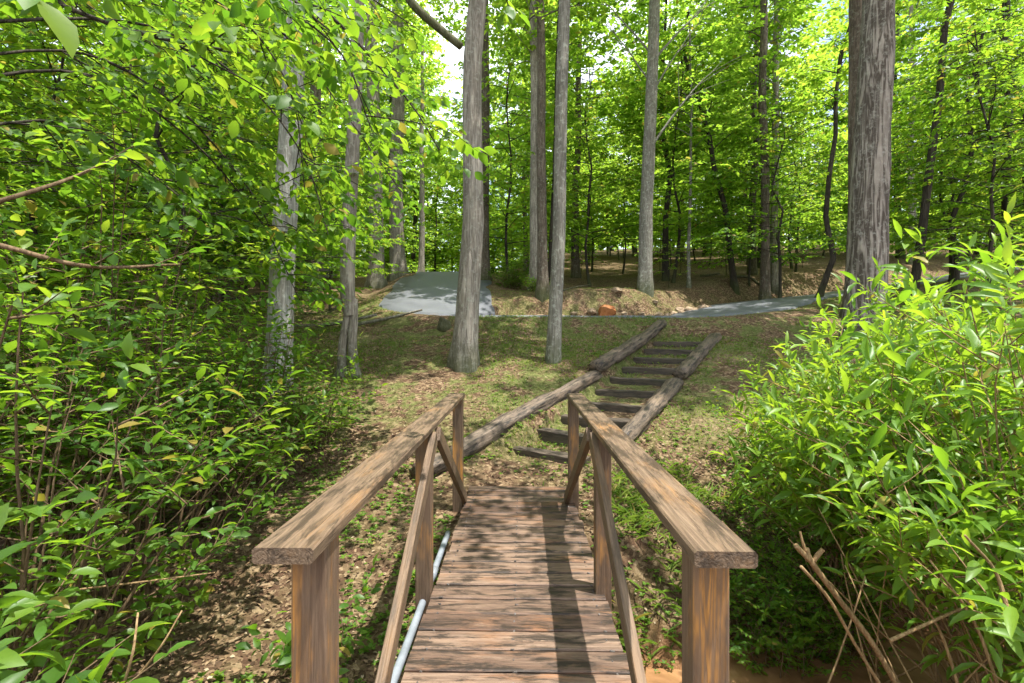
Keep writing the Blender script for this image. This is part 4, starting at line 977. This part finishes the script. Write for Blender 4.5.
# old fence beyond the shaded trees
x0f, x1f, yf = -14.5, -6.9, 20.5
zf = [g1(x, yf) for x in np.linspace(x0f, x1f, 5)]
fe = empty('rail_fence', (x0f, yf, zf[0]), 'old grey board fence in the shade beyond the trunks', 'fence')
px_ = np.linspace(x0f, x1f, 5)
for x, z in zip(px_, zf):
    board('post', (x - x0f, 0, z - zf[0] - .2), (x - x0f, 0, z - zf[0] + 1.35), .11, .11, MAT['fence'], fe)
for a in range(4):
    for h in (.3, .58, .86, 1.14):
        board('rail', (px_[a] - x0f, -.075, zf[a] - zf[0] + h), (px_[a + 1] - x0f, -.075, zf[a + 1] - zf[0] + h), .16, .03, MAT['fence'], fe, roll=R(90))

# ------------------------------------------------------------------ ground stuff
def scatter_pts(n, ylo, yhi, xl, xr, seed, mask):
    r = np.random.default_rng(seed); out = []
    u = r.uniform(0, 1, n * 3); y = ylo * (yhi / ylo) ** u
    px = r.uniform(xl, xr, n * 3); x = (px - 512) / F * y
    k = mask(x, y, r.uniform(0, 1, n * 3)); x, y = x[k][:n], y[k][:n]
    return x, y, ground(x, y), r
def off_hard(x, y):
    d, _ = seg_dist(x, y, DRIVE); c, _ = seg_dist(x, y, CREEK)
    return ((d > 1.6) | (hash2((x * 977).astype(np.int64), (y * 991).astype(np.int64), 3) < .22)) & (c > .95) & ~((np.abs(x - .05) < .56) & (y < 4.85))
x, y, z, r = scatter_pts(45000, 1.8, 24, -60, 1090, 1, lambda x, y, u: off_hard(x, y) & (u < .55 + 1.2 * vnoise(x, y, 1.1, 21)))
n = len(x); a = r.uniform(0, 6.28, n); g = Geo()
s = r.uniform(.016, .044, n)
add_leaves(g, np.stack([x, y, z + .006], 1), np.stack([np.cos(a), np.sin(a), r.normal(0, .25, n)], 1), np.stack([r.normal(0, .35, n), r.normal(0, .35, n), np.ones(n)], 1), s, s * r.uniform(.4, .75, n), LEAF_5)
tag(link('leaf_litter', g.mesh('leaf_litter'), MAT['litter']), 'brown fallen leaves strewn over the slope', 'leaf litter', kind='stuff')
# herbs: rosettes of small leaves
def bankmask(x, y): return .5 + 1.6 * vnoise(x, y, 1.5, 31) + .8 * vnoise(x, y, .5, 32)
x, y, z, r = scatter_pts(15000, 1.8, 15, -60, 1090, 2, lambda x, y, u: off_hard(x, y) & (u < bankmask(x, y) * .75))
n = len(x); k = 5; a = (r.uniform(0, 6.28, n)[:, None] + np.arange(k)[None] * 6.28 / k + r.normal(0, .3, (n, k))).ravel()
P = np.repeat(np.stack([x, y, z], 1), k, 0); P[:, 2] += np.repeat(r.uniform(.004, .05, n), k); N2 = n * k; s = np.repeat(r.uniform(.016, .042, n), k)
g = Geo(); add_leaves(g, P, np.stack([np.cos(a), np.sin(a), r.uniform(-.1, .6, N2)], 1), np.stack([r.normal(0, .2, N2), r.normal(0, .2, N2), np.ones(N2)], 1), s, s * .6, LEAF_Q)
tag(link('ground_cover', g.mesh('ground_cover'), MAT['leaf_ground']), 'small green herbs and seedlings scattered over the slope', 'ground cover', kind='stuff')
# short grass on the bank and long blades by the creek
x, y, z, r = scatter_pts(60000, 3.2, 17, 150, 1000, 3, lambda x, y, u: off_hard(x, y) & (u < (1.25 * bankmask(x, y) - .05) * sstep(4.5, 7, y)))
n = len(x); a = r.uniform(0, 6.28, n); s = r.uniform(.03, .075, n)
g = Geo(); add_leaves(g, np.stack([x, y, z - .004], 1), np.stack([np.cos(a) * .7, np.sin(a) * .7, r.uniform(.4, 1.2, n)], 1), np.stack([-np.cos(a), -np.sin(a), .7 + 0 * a], 1) + r.normal(0, .2, (n, 3)), s, s * .16, LEAF_Q)
x, y, z, r = scatter_pts(1500, 3.0, 5.2, 600, 800, 4, lambda x, y, u: off_hard(x, y) & (u < .3 + 2.5 * vnoise(x, y, .35, 44)))
n = len(x); a = r.uniform(0, 6.28, n); s = r.uniform(.08, .22, n)
add_leaves(g, np.stack([x, y, z - .004], 1), np.stack([np.cos(a) * .8, np.sin(a) * .8, r.uniform(.2, .9, n)], 1), np.stack([-np.cos(a), -np.sin(a), .7 + 0 * a], 1), s, s * .07, LEAF_M)
tag(link('grass', g.mesh('grass'), MAT['leaf_grass']), 'short grass on the slope and long blades by the creek', 'grass', kind='stuff')

# ------------------------------------------------------------------ camera, light, world
cam = bpy.data.cameras.new('camera'); co = bpy.data.objects.new('camera', cam); COL.objects.link(co)
cam.sensor_width = 36; cam.lens = F / 1024 * 36; cam.clip_end = 600; cam.clip_start = .05
co.location = (0, 0, CAMZ); co.rotation_euler = (R(90), 0, 0)
sc.camera = co
sd = Vector((.245, -.11, 1.0)).normalized()
elev = math.asin(sd.z); az = math.atan2(sd.x, sd.y)
sun = bpy.data.lights.new('sun', 'SUN'); sun.energy = 4.6; sun.angle = R(.5); sun.color = (1, .96, .88)
so = bpy.data.objects.new('sun', sun); COL.objects.link(so); so.rotation_euler = sd.to_track_quat('Z', 'Y').to_euler()
w = bpy.data.worlds.new('World'); sc.world = w; w.use_nodes = True
nt = w.node_tree; nt.nodes.clear()
sky = nt.nodes.new('ShaderNodeTexSky'); sky.sky_type = 'NISHITA'; sky.sun_disc = False; sky.sun_elevation = elev; sky.sun_rotation = az
tc = nt.nodes.new('ShaderNodeTexCoord')
cl = ramp(nt, noise(nt, tc.outputs['Generated'], 2.6, 5, .6), [(.36, (0, 0, 0)), (.58, (1, 1, 1))])
c = mix(nt, math_(nt, 'MULTIPLY', cl, .8), sky.outputs[0], (9.5, 9.8, 10.2))
bg = nt.nodes.new('ShaderNodeBackground'); bg.inputs[1].default_value = .135; nt.links.new(c, bg.inputs[0])
ow = nt.nodes.new('ShaderNodeOutputWorld'); nt.links.new(bg.outputs[0], ow.inputs[0])

sc.render.engine = 'CYCLES'
cy = sc.cycles
cy.max_bounces = 8; cy.diffuse_bounces = 6; cy.glossy_bounces = 2; cy.transmission_bounces = 4; cy.transparent_max_bounces = 4
cy.sample_clamp_indirect = 6; cy.caustics_reflective = False; cy.caustics_refractive = False
cy.use_denoising = True
cy.use_adaptive_sampling = True; cy.adaptive_threshold = .02
vs = sc.view_settings; sc.display_settings.display_device = 'sRGB'
vs.view_transform = 'Standard'; vs.look = 'None'; vs.gamma = 1; vs.use_curve_mapping = False; vs.exposure = 1.3
